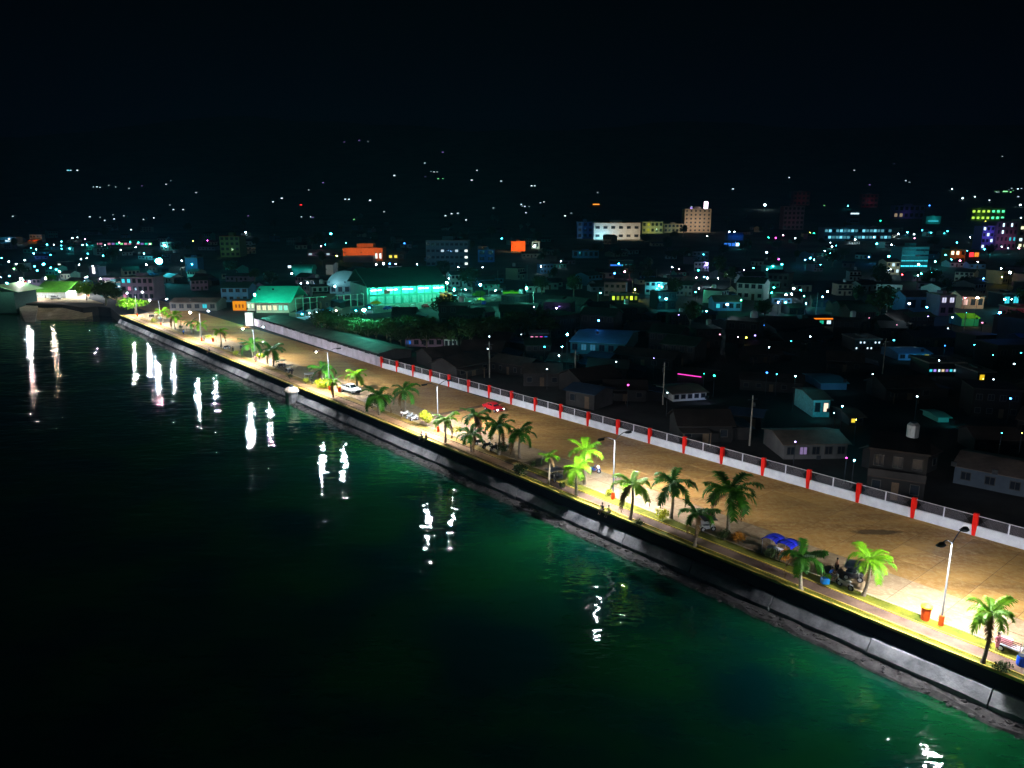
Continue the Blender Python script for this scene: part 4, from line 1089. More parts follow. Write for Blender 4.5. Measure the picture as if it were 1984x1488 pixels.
def put_house(k, x, y, rz, s):
    g = 'unlit %s houses in the dark town' % k.replace('_', ' ')
    z = terrain(x, y); s = (s * rnd.uniform(.8, 1.15), s * rnd.uniform(.85, 1.15), s * rnd.uniform(.75, 1.02))
    if k not in used:
        used.add(k); o = protos[k]; o.location = (x, y, z); o.rotation_euler = (0, 0, rz); o['group'] = g; o.scale = s
    else: o = dup(protos[k], ptree[k], (x, y, z), rz, '', g, s)
    wm_ = rnd.choice([M_CREAM, M_WHW, M_BLW, M_TEW, M_PUW, M_CONCW, M_WHW]) if y > 300 else M_NIGHTW  # near walls take the darkened copy, farther ones paler to show lamplight
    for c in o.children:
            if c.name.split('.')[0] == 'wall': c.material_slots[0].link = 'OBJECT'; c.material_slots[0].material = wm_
    placed.append((x, y, 6.0)); later(o, HL[k], Vector((x, y, z)))
# lamps of all kinds: px, py, colour, height, strength factor, label
NL = 0
def lamp(px, py, col, h=6.5, k=1.0, label=None, r_px=2.1, group=None, glow=38, I0=6):
    p = hith(px, py, h)
    while uv(p)[1] < 31 and uv(p)[0] < 240 and h > 1.6:
        h -= .3; p = hith(px, py, h)
    D = p.y
    r = r_px / 2 / F * D
    glow = max(glow, I0 / (math.pi * r * r))
    t = thing('town_lamp', label, 'lamp', p, 0, group)
    MB().tube([(0, .0, -1), (0, .0, h - r * .8)], [.09, .05], 5).build('pole', M_DARK, t)
    MB().tube([(0, r * 1.05, h - r), (0, r * 1.05, h + r * .7)], [r * .5, r * .35], 6).build('housing', M_DARK, t)
    MB().ball(0, 0, 0, r, r, r * .8, 8, 5).build('bulb', emit(col, glow * k), t, (0, 0, h))
    EXC.append((p.x, p.y, 3, 3))
    return t
big = [
 (84, 512, CY, 'big cyan harbour lamp, highest of those above the green-roofed shed'), (72, 524, CY, 'cyan harbour lamp directly above the left end of the green-roofed shed'),
 (67, 516, CY, 'flat cyan lamp just left of the highest harbour lamp'), (109, 522, CY, 'cyan lamp above the right end of the green-roofed shed'),
 (17, 507, CW, 'white lamp over the dark pavilion by the left edge'), (48, 504, CW, 'small white lamp on the hanging line between the left lamps'),
 (27, 521, GR, 'pale green lamp low beside the pavilion roof'), (195, 540, CW, 'white lamp over the left stalls at the promenade end'),
 (308, 506, CY, 'dazzling cyan floodlight, brightest light of the left town'), (493, 571, CY, 'bright cyan lamp above the teal-roofed hall'),
 (866, 548, CY, 'leftmost of the three big lamps round the market car park'), (931, 552, CW, 'middle one of the three big lamps round the market car park'),
 (1020, 559, CW, 'rightmost of the three big lamps round the market car park'), (705, 601, CY, 'dazzling cyan lamp between the market stalls'),
 (565, 530, CW, 'white lamp left of the small domed teal roof'), (641, 453, CY, 'solitary bright cyan lamp over the dark left town'),
 (622, 477, PK, 'pinkish white lamp left of the orange building'), (835, 517, CW, 'white lamp at the foot of the dim office block'),
 (972, 462, CY, 'cyan lamp just left of the orange block'), (1035, 477, CW, 'starry lamp in front of the small pale building beside the orange block'),
 (1099, 648, CY, 'bright cyan lamp left of the blue-lit warehouse'), (1089, 672, CY, 'cyan lamp lower left of the blue-lit warehouse'),
 (1160, 621, BL, 'blue-white lamp above the blue-lit warehouse'), (1409, 590, CW, 'starry white lamp on the blue-lit house in mid town'),
 (1369, 603, CY, 'round cyan lamp lower left of the blue-lit house in mid town'), (1199, 511, CY, 'cyan lamp at the end of the blue lit awning'),
 (1762, 588, CW, 'starry white-cyan floodlight beside the teal wall'), (1894, 577, WM, 'starry warm white floodlight in the right town'),
 (1937, 606, BL, 'starry deep blue floodlight near the right edge'), (1957, 528, CW, 'starry cyan lamp high near the right edge'),
 (1541, 729, CY, 'cyan lamp among black roofs left of the dim blue house'), (1632, 787, CY, 'cyan lamp right of the cyan-lit gable wall'),
 (1655, 892, CY, 'cyan lamp glowing on a purple sheet behind the pillar fence'), (1503, 461, MG, 'magenta light left of the long bluish building'),
 (1509, 502, MG, 'magenta light above the black roofs, lower of two'), (1748, 532, RD, 'red light below the cyan-striped building'),
 (1482, 397, CW, 'solitary white lamp right of the tower with the pink sign'), (1643, 399, CY, 'cyan lamp above the white strip-lit block'),
 (1759, 400, CW, 'left lamp of the white pair above the dark right hill'), (1768, 400, CW, 'right lamp of the white pair above the dark right hill'),
 (1413, 449, CW, 'left of the twin white-blue lamps over a blue canopy'), (1423, 449, CW, 'right of the twin white-blue lamps over a blue canopy'),
 (1854, 470, CY, 'cyan lamp with a bar beneath it, left of the purple building'), (1832, 494, CY, 'cyan lamp left of the orange lit shopfront'),
]
for px, py, c, lb in big:
    s = 1.7 if any(w in lb for w in ('dazzling', 'starry', 'big', 'bright', 'solitary')) else 1.0
    if 'dazzling' in lb: s = 3.0
    if 'market' in lb or 'teal-roofed' in lb: c = (.12, 1, .72)
    if 'brightest light' in lb:
        lamp(px, py, CY, 10, 1.6, lb, 13, glow=30, I0=1500); continue
    lamp(px, py, c, 9 if s > 1 else 6.5, 1.6 if s > 1.5 else 1.0, lb, 2.6 * s ** .8, glow=24, I0=560 if 'market' in lb or 'teal-roofed' in lb else (60 if s > 1 else 20))
# hillside houses: each a tiny house with one lit front
hill = {
 'white': (CW, [(131, 330), (137, 330), (150, 330), (181, 362), (188, 362), (194, 363), (211, 359), (224, 362), (250, 365), (322, 357), (331, 350), (380, 373), (329, 397), (336, 406), (355, 406), (25, 419), (174, 420), (194, 421), (203, 427), (219, 416), (221, 424), (240, 418), (278, 425), (298, 422), (254, 445), (713, 274), (823, 316), (835, 332), (841, 333), (847, 333), (924, 330), (914, 349), (971, 351), (764, 340), (529, 391), (546, 384), (669, 386), (676, 386), (717, 388), (744, 410), (584, 420), (602, 420), (863, 418), (875, 414), (887, 413), (903, 426), (956, 403), (1030, 360), (1036, 360), (1010, 396), (1012, 399), (1017, 400), (1025, 400), (1019, 412), (1047, 393), (1054, 391), (1158, 373), (1107, 413), (1095, 418), (1340, 400), (1420, 366), (1529, 344), (1655, 330), (1755, 350), (1762, 353), (1942, 303), (1931, 372), (1955, 368), (1960, 365), (1972, 366), (1979, 365), (1973, 381), (1935, 372), (598, 368)]),
 'violet': (VI, [(275, 360), (667, 275), (858, 295), (626, 354), (1733, 317), (1685, 358), (824, 342), (696, 272), (481, 418), (606, 421)]),
 'green': (GR, [(849, 346), (858, 346), (686, 425), (1958, 372), (1963, 369), (1597, 398)]),
}
for nm, (c, L_) in hill.items():
    for px, py in L_:
        p = hith(px, py, 2.2); D = p.y; w = rnd.uniform(2.0, 3.2) / F * D; hh = max(1.2, w * .45)
        t = thing('hillside_house', '', 'house', p, rnd.uniform(-.1, .1), '%s lit houses on the far hillside' % nm)
        PEND.append((t, 'tiny %s-lit hillside house' % nm, px, py))
        MB().box(0, 3, -3, w + 2, 6, 2.6 + hh + 1).build('wall', M_CONCW, t)
        gable(MB(), w + 2.6, 6.6, hh + 1.5, 1.4).build('roof', M_ROOFR, t, (-(w + 2.6) / 2, 0, 0))
        window(t, 0, 2.2 - hh / 2, w, hh, emit(c, (3.2 if nm != 'violet' else .6) * rnd.uniform(.15, 1.5)))
for px, py, c, wp, lb in [(583, 397, RD, 4, 'hillside house glowing red over the dark left town'), (1155, 396, OR, 12, 'long hillside house with an orange lit front'), (1931, 371, GR, 8, 'wide hillside house with pale green lit front at the upper right'), (132, 330, CY, 5, 'brightest hillside house, cyan lit, at the far upper left'), (1948, 371, GR, 10, 'terrace with green-white lights at the upper right edge')]:
    p = hith(px, py, 2.2); D = p.y; w = wp / F * D; hh = 1.5 / F * D
    t = thing('hillside_house', lb, 'house', p)
    MB().box(0, 3, -3, w + 2, 6, 2.6 + hh + 1).build('wall', M_CONCW, t)
    gable(MB(), w + 2.6, 6.6, hh + 1.5, 1.4).build('roof', M_ROOFR, t, (-(w + 2.6) / 2, 0, 0))
    window(t, 0, 2.2 - hh / 2, w, hh, emit(c, 3))

# ---- market area
t, W, H = building('kiosk', 'orange lit signboard kiosk at the gate of the panel wall', 'kiosk', 452, 478, 602, 583, 5, M_ORW, 'none')
MB().box(W / 2, -.1, .3, W, .1, H - .4).build('sign', emit((1, .35, .01), .9), t)
MB().box(W / 2, 2.5, H, W + .6, 5.6, .2).build('roof', M_DARK, t)
for k in range(3): MB().box(W * (.25 + .25 * k), -.18, H * .3, W * .12, .05, H * .35).build('emblem', mat('emblem_red', (.5, .08, .01)), t)
t, W, H = building('gatehouse', 'small pale green-white lit gatehouse between the orange kiosk and the teal hall', 'building', 479, 494, 602, 586, 5, M_WHW, 'flat', floors=1, cols=2, lit=lambda i, j: ((.7, 1, .6), 1.6), fl=[(.5, -4, .3, (.8, 1, .6), 25)])
t, W, H = building('market_hall', 'hall with a broad glowing teal roof at the end of the panel wall', 'hall', 497, 560, 606, 583, 20, M_CREAM, 'none')
MB().loft([[(x, y, H + z) for y, z in ((-1.5, -.5), (10, 4.2), (21, -.5), (21, -.3), (10, 4.4), (-1.5, -.3))] for x in (-1.5, W + 1.5)]).build('roof', mat('teal_roof', (.02, .55, .38), .5, .15, .3), t)
for k in range(6): window(t, W * (k + .5) / 6, .8, W / 9, 1.8, emit((1, .95, .6) if k < 4 else (.3, 1, .7), 1.2))
fill_light(t, (W * .4, -9, 9), (.3, 1, .75), 500, .5)
fill_light(t, (W * .8, -9, 9), (.3, 1, .75), 250, .5)
t, W, H = building('truck_lit_gate', 'brightly lit white gate wall where the panel wall begins', 'gate', 476, 491, 631, 606, 1, M_WHW, 'none')
t.name = 'gate'
fill_light(t, (W * .5, -5, 1.2), (1, 1, 1), 160, .4)
for k in range(3): MB().box(W * (.2 + .3 * k), -.08, 0, W * .22, .06, H * .8).build('door', M_WHW, t)
t, W, H = building('warehouse', 'long market warehouse, open side glowing teal, dark sloping roof', 'warehouse', 712, 862, 591, 556, 26, M_TEW, 'none', yb1=583)
for k in range(11):
    MB().box(W * k / 10, -3, 0, .4, .4, H).build('column', mat('teal_column', (.1, .45, .35)), t)
MB().box(W / 2, -3, H * .52, W, .3, .5).build('beam', mat('teal_column', (.1, .45, .35)), t)
MB().loft([[(x, y, H + z) for y, z in ((-4.5, 0), (13, 6), (27, 0), (27, .3), (13, 6.3), (-4.5, .3))] for x in (-1, W + 1)]).build('roof', mat('dark_teal_roof', (.02, .12, .10), .7, .2, .2), t)
for k in range(5): 
    MB().box(W * (k + .5) / 5, -1.5, H * .8, W / 8, .15, .15).build('tube_light', emit((.12, 1, .65), 170), t)
for k in range(9):
    MB().box(W * (k + .5) / 9, -.2, 0.2, W / 12, .2, H * .38).build('shutter', mat('shutter', (.3, .6, .55), .5), t)
MB().box(W * .22, -3.3, H * .62, W * .07, .1, H * .22).build('banner', mat('red_banner', (.6, .12, .1)), t)
for sx, sc_ in ((.08, 1), (.1, .6)): pass
t, W, H = building('arched_hall', 'dim hall with an arched pale roof left of the teal warehouse', 'hall', 640, 706, 572, 553, 24, mat('slate_wall', (.12, .25, .28), .8), 'none')
MB().loft([[(x, y, H + z) for x, z in [(W / 2 - (W / 2 + 1) * math.cos(math.pi * k / 12), 6.5 * math.sin(math.pi * k / 12)) for k in range(13)]] for y in (-1.5, 25)]).build('roof', mat('slate_roof', (.15, .30, .32), .5, .1, .3), t)
fill_light(t, (W * .55, -7, 6), (.25, .8, .9), 26, .5); fill_light(t, (W * .1, -7, 6), (.25, .8, .9), 12, .5)
for k in range(5): window(t, W * (k + .5) / 5, 1.5, W / 9, 2)
# steel fence of the market
t = thing('market_fence', 'pale green steel frame fence along the market yard', 'fence', hit(560, 604))
p1 = hit(705, 592); d = p1 - t.location; L_ = d.length; t.rotation_euler.z = math.atan2(d.y, d.x)
for k in range(12): MB().box(L_ * k / 11, 0, 0, .25, .2, 4.6).build('post', mat('mint_steel', (.3, .6, .5)), t)
MB().box(L_ / 2, 0, 4.5, L_, .15, .15).box(L_ / 2, 0, 2.6, L_, .12, .12).build('rail', mat('mint_steel', (.3, .6, .5)), t)
for k in range(4): fill_light(t, (L_ * (k + .5) / 4, -6, 6), (.15, 1, .65), 60, .4)
# stalls
scol = [('blue', M_ROOFB, CY), ('white', M_WHITE, CW), ('cyan', mat('cyan_tarp', (.05, .4, .5)), CY), ('pale', M_CREAM, WM)]
stl = [(586, 619, 'blue', 'leftmost stall'), (600, 617, 'white', 'white-roofed stall second from the left'), (614, 615, 'white', 'white-roofed stall third from the left'), (627, 616, 'blue', 'blue-roofed stall fourth from the left'), (640, 612, 'cyan', 'cyan-roofed stall near the tan tent'), (652, 612, 'pale', 'tan peaked tent stall'), (690, 612, 'cyan', 'cyan-roofed stall left of the dazzling lamp'), (716, 606, 'blue', 'blue-roofed stall right of the dazzling lamp'), (645, 628, 'white', 'lower white stall on the left'), (662, 627, 'white', 'lower white stall in the middle'), (678, 626, 'white', 'lower white stall on the right'), (700, 622, 'pale', 'pink-lit stall below the dazzling lamp')]
for px, py, cn, lb in stl:
    _, rm, lc = [q for q in scol if q[0] == cn][0]
    p = hit(px, py); t = thing('market_stall', lb + ' in the lit market yard', 'stall', p, rnd.uniform(-.2, .2), 'stalls in the market yard')
    EXC.append((p.x, p.y, 6, 6))
    MB().loft([[(x * s, y * s, 2.2 + z) for x, y in ((-1.8, -1.5), (1.8, -1.5), (1.8, 1.5), (-1.8, 1.5))] for s, z in ((1, 0), (1, .12), (.1, 1.0))]).build('roof', rm, t)
    for x in (-1.6, 1.6):
        for y in (-1.3, 1.3): MB().tube([(x, y, 0), (x, y, 2.2)], .05, 5).build('post', M_STEEL, t)
    MB().box(0, -1, 0, 2.8, .8, .9).build('counter', M_WHITE, t)
    bulb(t, (0, 0, 1.9), lc, 9, .28)
# cars in the market car park
cb = None
cars = [(752, 600, P_BLUE, 'blue car, leftmost in the market car park row'), (770, 599, P_SILV, 'silver car beside the blue one in the market car park'), (800, 597, P_WHITE, 'white car in the middle of the market car park row'), (824, 596, P_RED, 'dark red car in the market car park row'), (846, 595, P_WHITE, 'white car right of the dark red one in the market car park'), (868, 592, P_BLUE, 'bright blue car under the golden booth'), (912, 590, P_SILV, 'silver car left of the small yellow umbrella'), (938, 590, P_BLUE, 'blue car right of the small yellow umbrella'), (955, 583, P_WHITE, 'white car near the rear of the market car park'), (925, 583, P_WHITE, 'white car below the neon green tree')]
for px, py, pm, lb in cars:
    p = hit(px, py); car('parked_car', lb, p, rnd.uniform(1.0, 2.2), pm, 'car', 'cars in the market car park'); EXC.append((p.x, p.y, 6, 6))
for px, py, r_, lb in ((729, 599, 2.2, 'large yellow umbrella in the market yard'), (932, 592, 1.5, 'small yellow umbrella between parked cars in the market')):
    p = hit(px, py); t = thing('umbrella', lb, 'umbrella', p); EXC.append((p.x, p.y, 6, 6))
    MB().lathe([(r_, 2.2), (r_ * .95, 2.4), (r_ * .5, 2.9), (.05, 3.15)], 10).build('canopy', M_YELLOW, t); MB().tube([(0, 0, 0), (0, 0, 3.1)], .04, 5).build('pole', M_STEEL, t)
for px, py, lb in ((880, 572, 'white peaked tent beside the golden booth'), (902, 570, 'white peaked tent between the booth and the neon green tree'), (960, 572, 'white peaked tent right of the neon green tree')):
    p = hit(px, py); t = thing('tent', lb, 'tent', p); EXC.append((p.x, p.y, 5, 5))
    MB().loft([[(x * s, y * s, 2.4 + z) for x, y in ((-3, -3), (3, -3), (3, 3), (-3, 3))] for s, z in ((1, 0), (1, .15), (.35, 1.0), (.03, 2.4))]).build('canopy', M_WHITE, t)
    for x in (-2.9, 2.9):
        for y in (-2.9, 2.9): MB().tube([(x, y, 0), (x, y, 2.4)], .05, 5).build('pole', M_STEEL, t)
    bulb(t, (0, 0, 2.2), (.15, 1, .8), 170, .3)
t, W, H = building('booth', 'golden panelled booth under the leftmost big market lamp', 'booth', 853, 875, 587, 569, 4, mat('golden_panel', (.6, .35, .08), .6, .2, 1), 'flat')
fill_light(t, (W / 2, -5, 4), WM, 50, .4)
for k in range(4): MB().box(W * (k + .5) / 4, -.06, 0, W / 5, .05, H * .95).build('panel', mat('golden_panel', (.6, .35, .08)), t)
yd = [hit(x, y) + Vector((0, 0, .03)) for x, y in ((560, 622), (740, 606), (985, 582), (1000, 574), (860, 578), (700, 592), (560, 606))]
struct(MB().add(yd, [tuple(range(7))]).build('yard', mat('market_paving', (.22, .25, .20), .85, .3, .3)))
t, W, H = building('canopy_shed', 'low shed with lime-lit canopy at the right of the market car park', 'shed', 975, 1008, 580, 567, 6, mat('lime_wall', (.12, .5, .02)), 'flat', mat('lime_wall', (.12, .5, .02)), fl=[(.5, -5, .7, (.5, 1, .2), 50)])

building('shed', 'long dark-roofed shed added behind the pale panel wall, screening off the market glow', 'shed', 508, 735, 629, 613, 9, M_NIGHTW, 'gable', M_OLDR, yb1=700)  # added to keep the market glow off the ground behind the wall
# ---- named town buildings: name, label, cat, px0, px1, yb, yt, depth, wall, roof, roofm, floors, cols, lit, added lights
def L1(col, s, keep): return lambda i, j: (col, s) if keep(i, j) else None
B = building
B('school_building', 'large long white building with brown upper storey, brightly lit at its left front', 'building', 1150, 1240, 464, 432, 22, M_WHW, 'flat', mat('brown_roof', (.35, .22, .12)), floors=2, cols=6, win=(.5, .3), lit=None, fl=[(.2, -18, .25, CW, 900), (.5, -18, .25, WM, 500), (.85, -18, .3, WM, 420), (.15, -8, .1, CY, 260)])
B('block', 'pale annex with bluish upper floor left of the large long white building', 'building', 1118, 1149, 462, 430, 14, M_BLW, 'flat', floors=3, cols=3, fl=[(.6, -16, .6, BL, 40)])
B('block', 'cream block with yellow-green lit corner between the white building and the tower', 'building', 1244, 1284, 452, 430, 14, M_CREAM, 'flat', floors=2, cols=5, lit=L1((.8, .8, .05), .5, lambda i, j: i == 1), fl=[(.3, -14, .3, (.8, .95, .3), 260), (.8, -14, .3, (.6, 1, .5), 160)])
B('block', 'pale low wing joining the cream block to the pinkish tower', 'building', 1286, 1323, 451, 434, 12, M_CREAM, 'flat', floors=2, cols=5, fl=[(.5, -14, .3, (.7, 1, .6), 90)])
tw, W, H = B('tower_block', 'pinkish beige tower block with a glaring pink-white sign on its roof', 'tower', 1325, 1376, 450, 405, 16, M_CREAM, 'flat', floors=6, cols=6, win=(.35, .4), fl=[(.2, -22, .35, (1, .72, .55), 620), (.65, -22, .35, (1, .72, .55), 620)])
MB().box(W * .8, 2, H + .4, W * .14, .5, H * .30).build('sign', emit((1, .75, .9), 7), tw)
MB().box(W * .25, 2, H + .4, W * .08, .4, H * .05).build('sign', emit(VI, 2), tw)
ob, W, H = B('orange_building', 'stepped orange building with dark lower floors and two lit windows', 'building', 665, 742, 506, 481, 16, M_ORW, 'flat', M_ORW, floors=0, cols=0)
MB().box(W * .55, 7, H, W * .42, 10, H * .36).build('upper_storey', M_ORW, ob)
MB().box(W * .45, -6, 0, W * .75, 9, H * .45).build('front_wing', M_DARK, ob)
for k in range(2): window(ob, W * (.84 + .1 * k), H * .2, W * .05, H * .4, emit((.9, 1, .9), 1.6))
for x in (.15, .55, .9): fill_light(ob, (W * x, -12, H * .7), (1, .6, .4), 190, .5)
B('house', 'house with two small yellow lit windows right of the stepped orange building', 'house', 752, 782, 503, 487, 9, M_DARK, 'gable', floors=1, cols=3, lit=L1(YE, 1.2, lambda i, j: i < 2))
of_, W, H = B('office_block', 'dim blue-grey office block with three white lit floors at its right end', 'building', 826, 908, 517, 467, 16, mat('slate_plaster', (.10, .16, .2), .8), 'flat', floors=4, cols=9, lit=lambda i, j: ((.85, 1, .95), 1.6) if (i == 8 and j < 3) else ((CW, .9) if (i, j) in ((3, 2), (6, 2)) else None), win=(.6, .35), fl=[(.5, -20, .5, (.15, .4, .8), 120)])
B('house', 'dim deep blue wall right of the office block', 'house', 926, 958, 508, 484, 10, M_BLW, 'flat', floors=2, cols=2, fl=[(.5, -9, .5, BL, 22)])
o2, W, H = B('orange_block', 'small vivid orange lit block in the middle distance', 'building', 990, 1018, 487, 468, 10, M_ORW, 'flat', M_ORW, fl=[(.3, -12, .5, (1, .5, .2), 420), (.8, -12, .5, (1, .5, .2), 420)])
B('house', 'small pale green-white lit building touching the vivid orange block', 'house', 1030, 1046, 482, 468, 8, M_WHW, 'flat', floors=1, cols=1, fl=[(.5, -8, .4, (.7, 1, .8), 110)])
B('block', 'tall dim greenish block with a red parapet in the left town', 'building', 428, 466, 498, 458, 14, mat('olive_wall', (.16, .26, .12)), 'flat', mat('red_parapet', (.4, .04, .05)), floors=4, cols=4, fl=[(.2, -16, .3, (.5, 1, .5), 60)])
B('house', 'mauve-walled house lit by the pinkish lamp', 'house', 596, 664, 496, 484, 10, M_PUW, 'gable', floors=1, cols=6, lit=L1(CW, .9, lambda i, j: i in (0, 3)), fl=[(.3, -8, .7, (.9, .5, .9), 22)])
B('gable_house', 'pale gable end house standing above the arched hall', 'house', 632, 646, 532, 510, 12, M_WHW, 'gable', fl=[(.5, -8, .5, (.85, .9, .7), 16)])
d_, W, H = B('domed_shop', 'shop with a small domed teal roof and bright right wall', 'shop', 568, 604, 534, 524, 10, M_TEW, 'arch', mat('teal_roof', (.02, .55, .38)), fl=[(.1, -5, .9, CY, 30), (.9, -5, .5, CW, 40)])
B('house', 'small house with a bright white lit window above the domed shop', 'house', 556, 578, 522, 508, 8, M_DARK, 'gable', floors=1, cols=2, lit=L1(CW, 2.2, lambda i, j: i == 0))
B('blue_warehouse', 'warehouse with broad dim blue lit roof in the dark middle town', 'warehouse', 1105, 1210, 684, 652, 22, mat('navy_wall', (.03, .16, .17)), 'gable', mat('steel_blue_roof', (.10, .34, .5), .6, .15, .3), yb1=690, floors=1, cols=6, lit=L1((.1, .5, .8), .25, lambda i, j: i in (1, 2)), fl=[(.2, -7, 1.5, (.2, .6, 1), 75), (.6, -7, 1.5, (.2, .6, 1), 25)])
B('house', 'small pale house with three doors lit from its right side', 'house', 861, 886, 675, 652, 7, M_WHW, 'gable', floors=1, cols=3, fl=[(.85, -5, .7, (.6, 1, .9), 22)])
B('house', 'long dim house with reddish wall left of the small pale house', 'house', 785, 858, 672, 650, 8, M_PUW, 'gable', floors=1, cols=5, lit=L1(BL, .6, lambda i, j: i == 0), fl=[(.6, -7, .5, (.8, .6, .6), 3)])
B('shop', 'shopfront with a magenta lit strip left of the cyan lamps', 'shop', 1026, 1062, 668, 648, 7, M_DARK, 'flat', floors=1, cols=4, lit=lambda i, j: ((PK, 1.2), (PK, .8), (MG, 1.4), (BL, .9))[i])
B('shop', 'lime yellow lit shopfront alone among black trees', 'shop', 1184, 1236, 586, 571, 7, M_DARK, 'flat', floors=1, cols=6, lit=lambda i, j: (LI, (1.6, .5, .4, .5, 2.2, .4)[i]))
B('house', 'blue-lit house wall under the starry white lamp in mid town', 'house', 1384, 1436, 602, 575, 9, M_BLW, 'gable', floors=1, cols=4, lit=L1(CY, .8, lambda i, j: i == 0), fl=[(.5, -5, .5, (.2, .6, 1), 22), (.9, -5, .7, GR, 14)])
oa, W, H = B('shop', 'open shop with an orange-edged awning and teal lit interior', 'shop', 1570, 1612, 632, 613, 7, M_DARK, 'gable', M_OLDR, floors=1, cols=3, lit=lambda i, j: ((TE, .8), (TE, .6), (CW, 1.6))[i])
MB().box(W * .55, -.6, H + .1, W * .9, .15, .35).build('strip_light', emit((1, .2, .01), 1.6), oa)
B('house', 'teal square-walled house left of the starry white-cyan floodlight', 'house', 1718, 1742, 593, 565, 7, M_TEW, 'flat', fl=[(.4, -6, .5, TE, 36)])
B('house', 'house with bluish wall lit by the starry white-cyan floodlight', 'house', 1752, 1802, 605, 565, 9, M_BLW, 'gable', floors=1, cols=2)
B('house', 'reddish walled house at the right edge beside the deep blue floodlight', 'house', 1966, 2010, 628, 598, 9, mat('red_wall', (.4, .08, .12)), 'flat', fl=[(.4, -6, .5, PK, 16)])
B('house', 'pinkish two-storey house with a lilac lit upper balcony', 'house', 1818, 1848, 612, 573, 9, M_PUW, 'flat', floors=2, cols=2, lit=L1((.75, .75, 1), .9, lambda i, j: j == 1))
B('house', 'house with pink window beside the starry warm white floodlight', 'house', 1862, 1905, 598, 566, 9, mat('peach_wall', (.6, .35, .22)), 'gable', floors=1, cols=3, lit=L1((1, .6, .5), 1.0, lambda i, j: i == 0), fl=[(.7, -5, .5, WM, 50)])
B('house', 'house with two cyan lit windows near the right edge', 'house', 1940, 1975, 596, 570, 9, M_DARK, 'flat', floors=1, cols=2, lit=lambda i, j: (CY, 1.0))
B('shed', 'lime and teal lit shed below the warm white floodlight', 'shed', 1862, 1895, 632, 610, 7, M_TEW, 'gable', mat('lime_wall', (.12, .5, .02)), fl=[(.3, -5, .8, LI, 18), (.8, -5, .4, TE, 14)])
B('house', 'blue-roofed long house with a yellow lit slot window', 'house', 1740, 1802, 698, 680, 9, M_BLW, 'gable', M_ROOFB, floors=1, cols=4, lit=L1(YE, 1.2, lambda i, j: i == 3), fl=[(.3, -6, 1.4, (.2, .6, 1), 34), (.8, -6, 1.4, CY, 34)])
B('house', 'row house front strewn with small white lights', 'house', 1655, 1705, 680, 658, 8, M_CONCW, 'flat', floors=2, cols=7, lit=lambda i, j: (CW, 1.8) if (i * 3 + j * 2) % 4 < 2 else None, win=(.4, .3))
B('house', 'grey-blue walled house with two dark square windows behind the right end of the fence', 'house', 1846, 2040, 935, 889, 9, mat('grey_blue_wall', (.10, .13, .17), .85, .2, .3), 'gable', M_ROOFR, yb1=975, floors=1, cols=4, win=(.38, .42), fl=[(.1, -7, 1.3, (.35, .7, 1), 5), (.5, -7, 1.3, (.55, .6, 1), 5)])
B('house', 'dim house with posts on its porch behind the pillar fence', 'house', 1518, 1640, 890, 850, 8, M_CONCW, 'gable', yb1=888, floors=1, cols=5, lit=L1((.7, .5, 1), .3, lambda i, j: i == 1), fl=[(.3, -5, .5, (.6, .6, .8), .7)])
B('house', 'gable house with a cyan lit side wall and striped lit doorway', 'house', 1574, 1606, 808, 768, 9, mat('cyan_wall', (.15, .45, .5)), 'gable', floors=1, cols=2, lit=L1((1, .8, .6), 1.3, lambda i, j: i == 1), fl=[(.2, -5, .6, CY, 22)])
B('house', 'low house with a dim blue lit roof left of the gable house with cyan wall', 'house', 1590, 1640, 755, 738, 9, M_BLW, 'gable', mat('steel_blue_roof', (.10, .34, .5)), fl=[(.4, -6, 1.6, (.2, .7, .9), 14)])
B('house', 'bluish white house front catching light, beside a small white lamp', 'house', 1304, 1368, 778, 758, 8, M_WHW, 'gable', yb1=774, floors=1, cols=5, fl=[(.7, -4, .6, (.5, .6, 1), 12)])
ms, W, H = B('house', 'dark house with magenta strip light under the eaves', 'house', 1312, 1362, 738, 718, 8, M_NIGHTW, 'gable', M_OLDR, yb1=745)
MB().box(W * .5, -.5, H, W * .9, .1, .18).build('strip_light', emit(MG, 1.6), ms)
B('house', 'dark house strung with coloured party lights', 'house', 1798, 1868, 728, 704, 8, M_DARK, 'flat', floors=1, cols=9, lit=lambda i, j: ((CY, .9), (VI, 1), (CW, 1.4), (WM, .8), (VI, .5), (CY, .9), (CW, .9), (PK, .8), (MG, .8))[i], win=(.7, .2))
B('house', 'house with a single yellow lit square window in the right town', 'house', 1892, 1925, 745, 722, 8, M_DARK, 'flat', floors=1, cols=2, lit=L1((1, .65, .02), .9, lambda i, j: i == 0))
B('house', 'small house with a striped yellow lit window', 'house', 1645, 1672, 824, 802, 7, M_DARK, 'gable', floors=1, cols=2, lit=L1((1, .75, .05), 1.0, lambda i, j: i == 0))
B('tent', 'pointed teal lit tent roof alone in the dark right town', 'tent', 1817, 1838, 818, 806, 5, M_TEW, 'gable', M_TEW, fl=[(.4, -4, .8, CY, 10)])
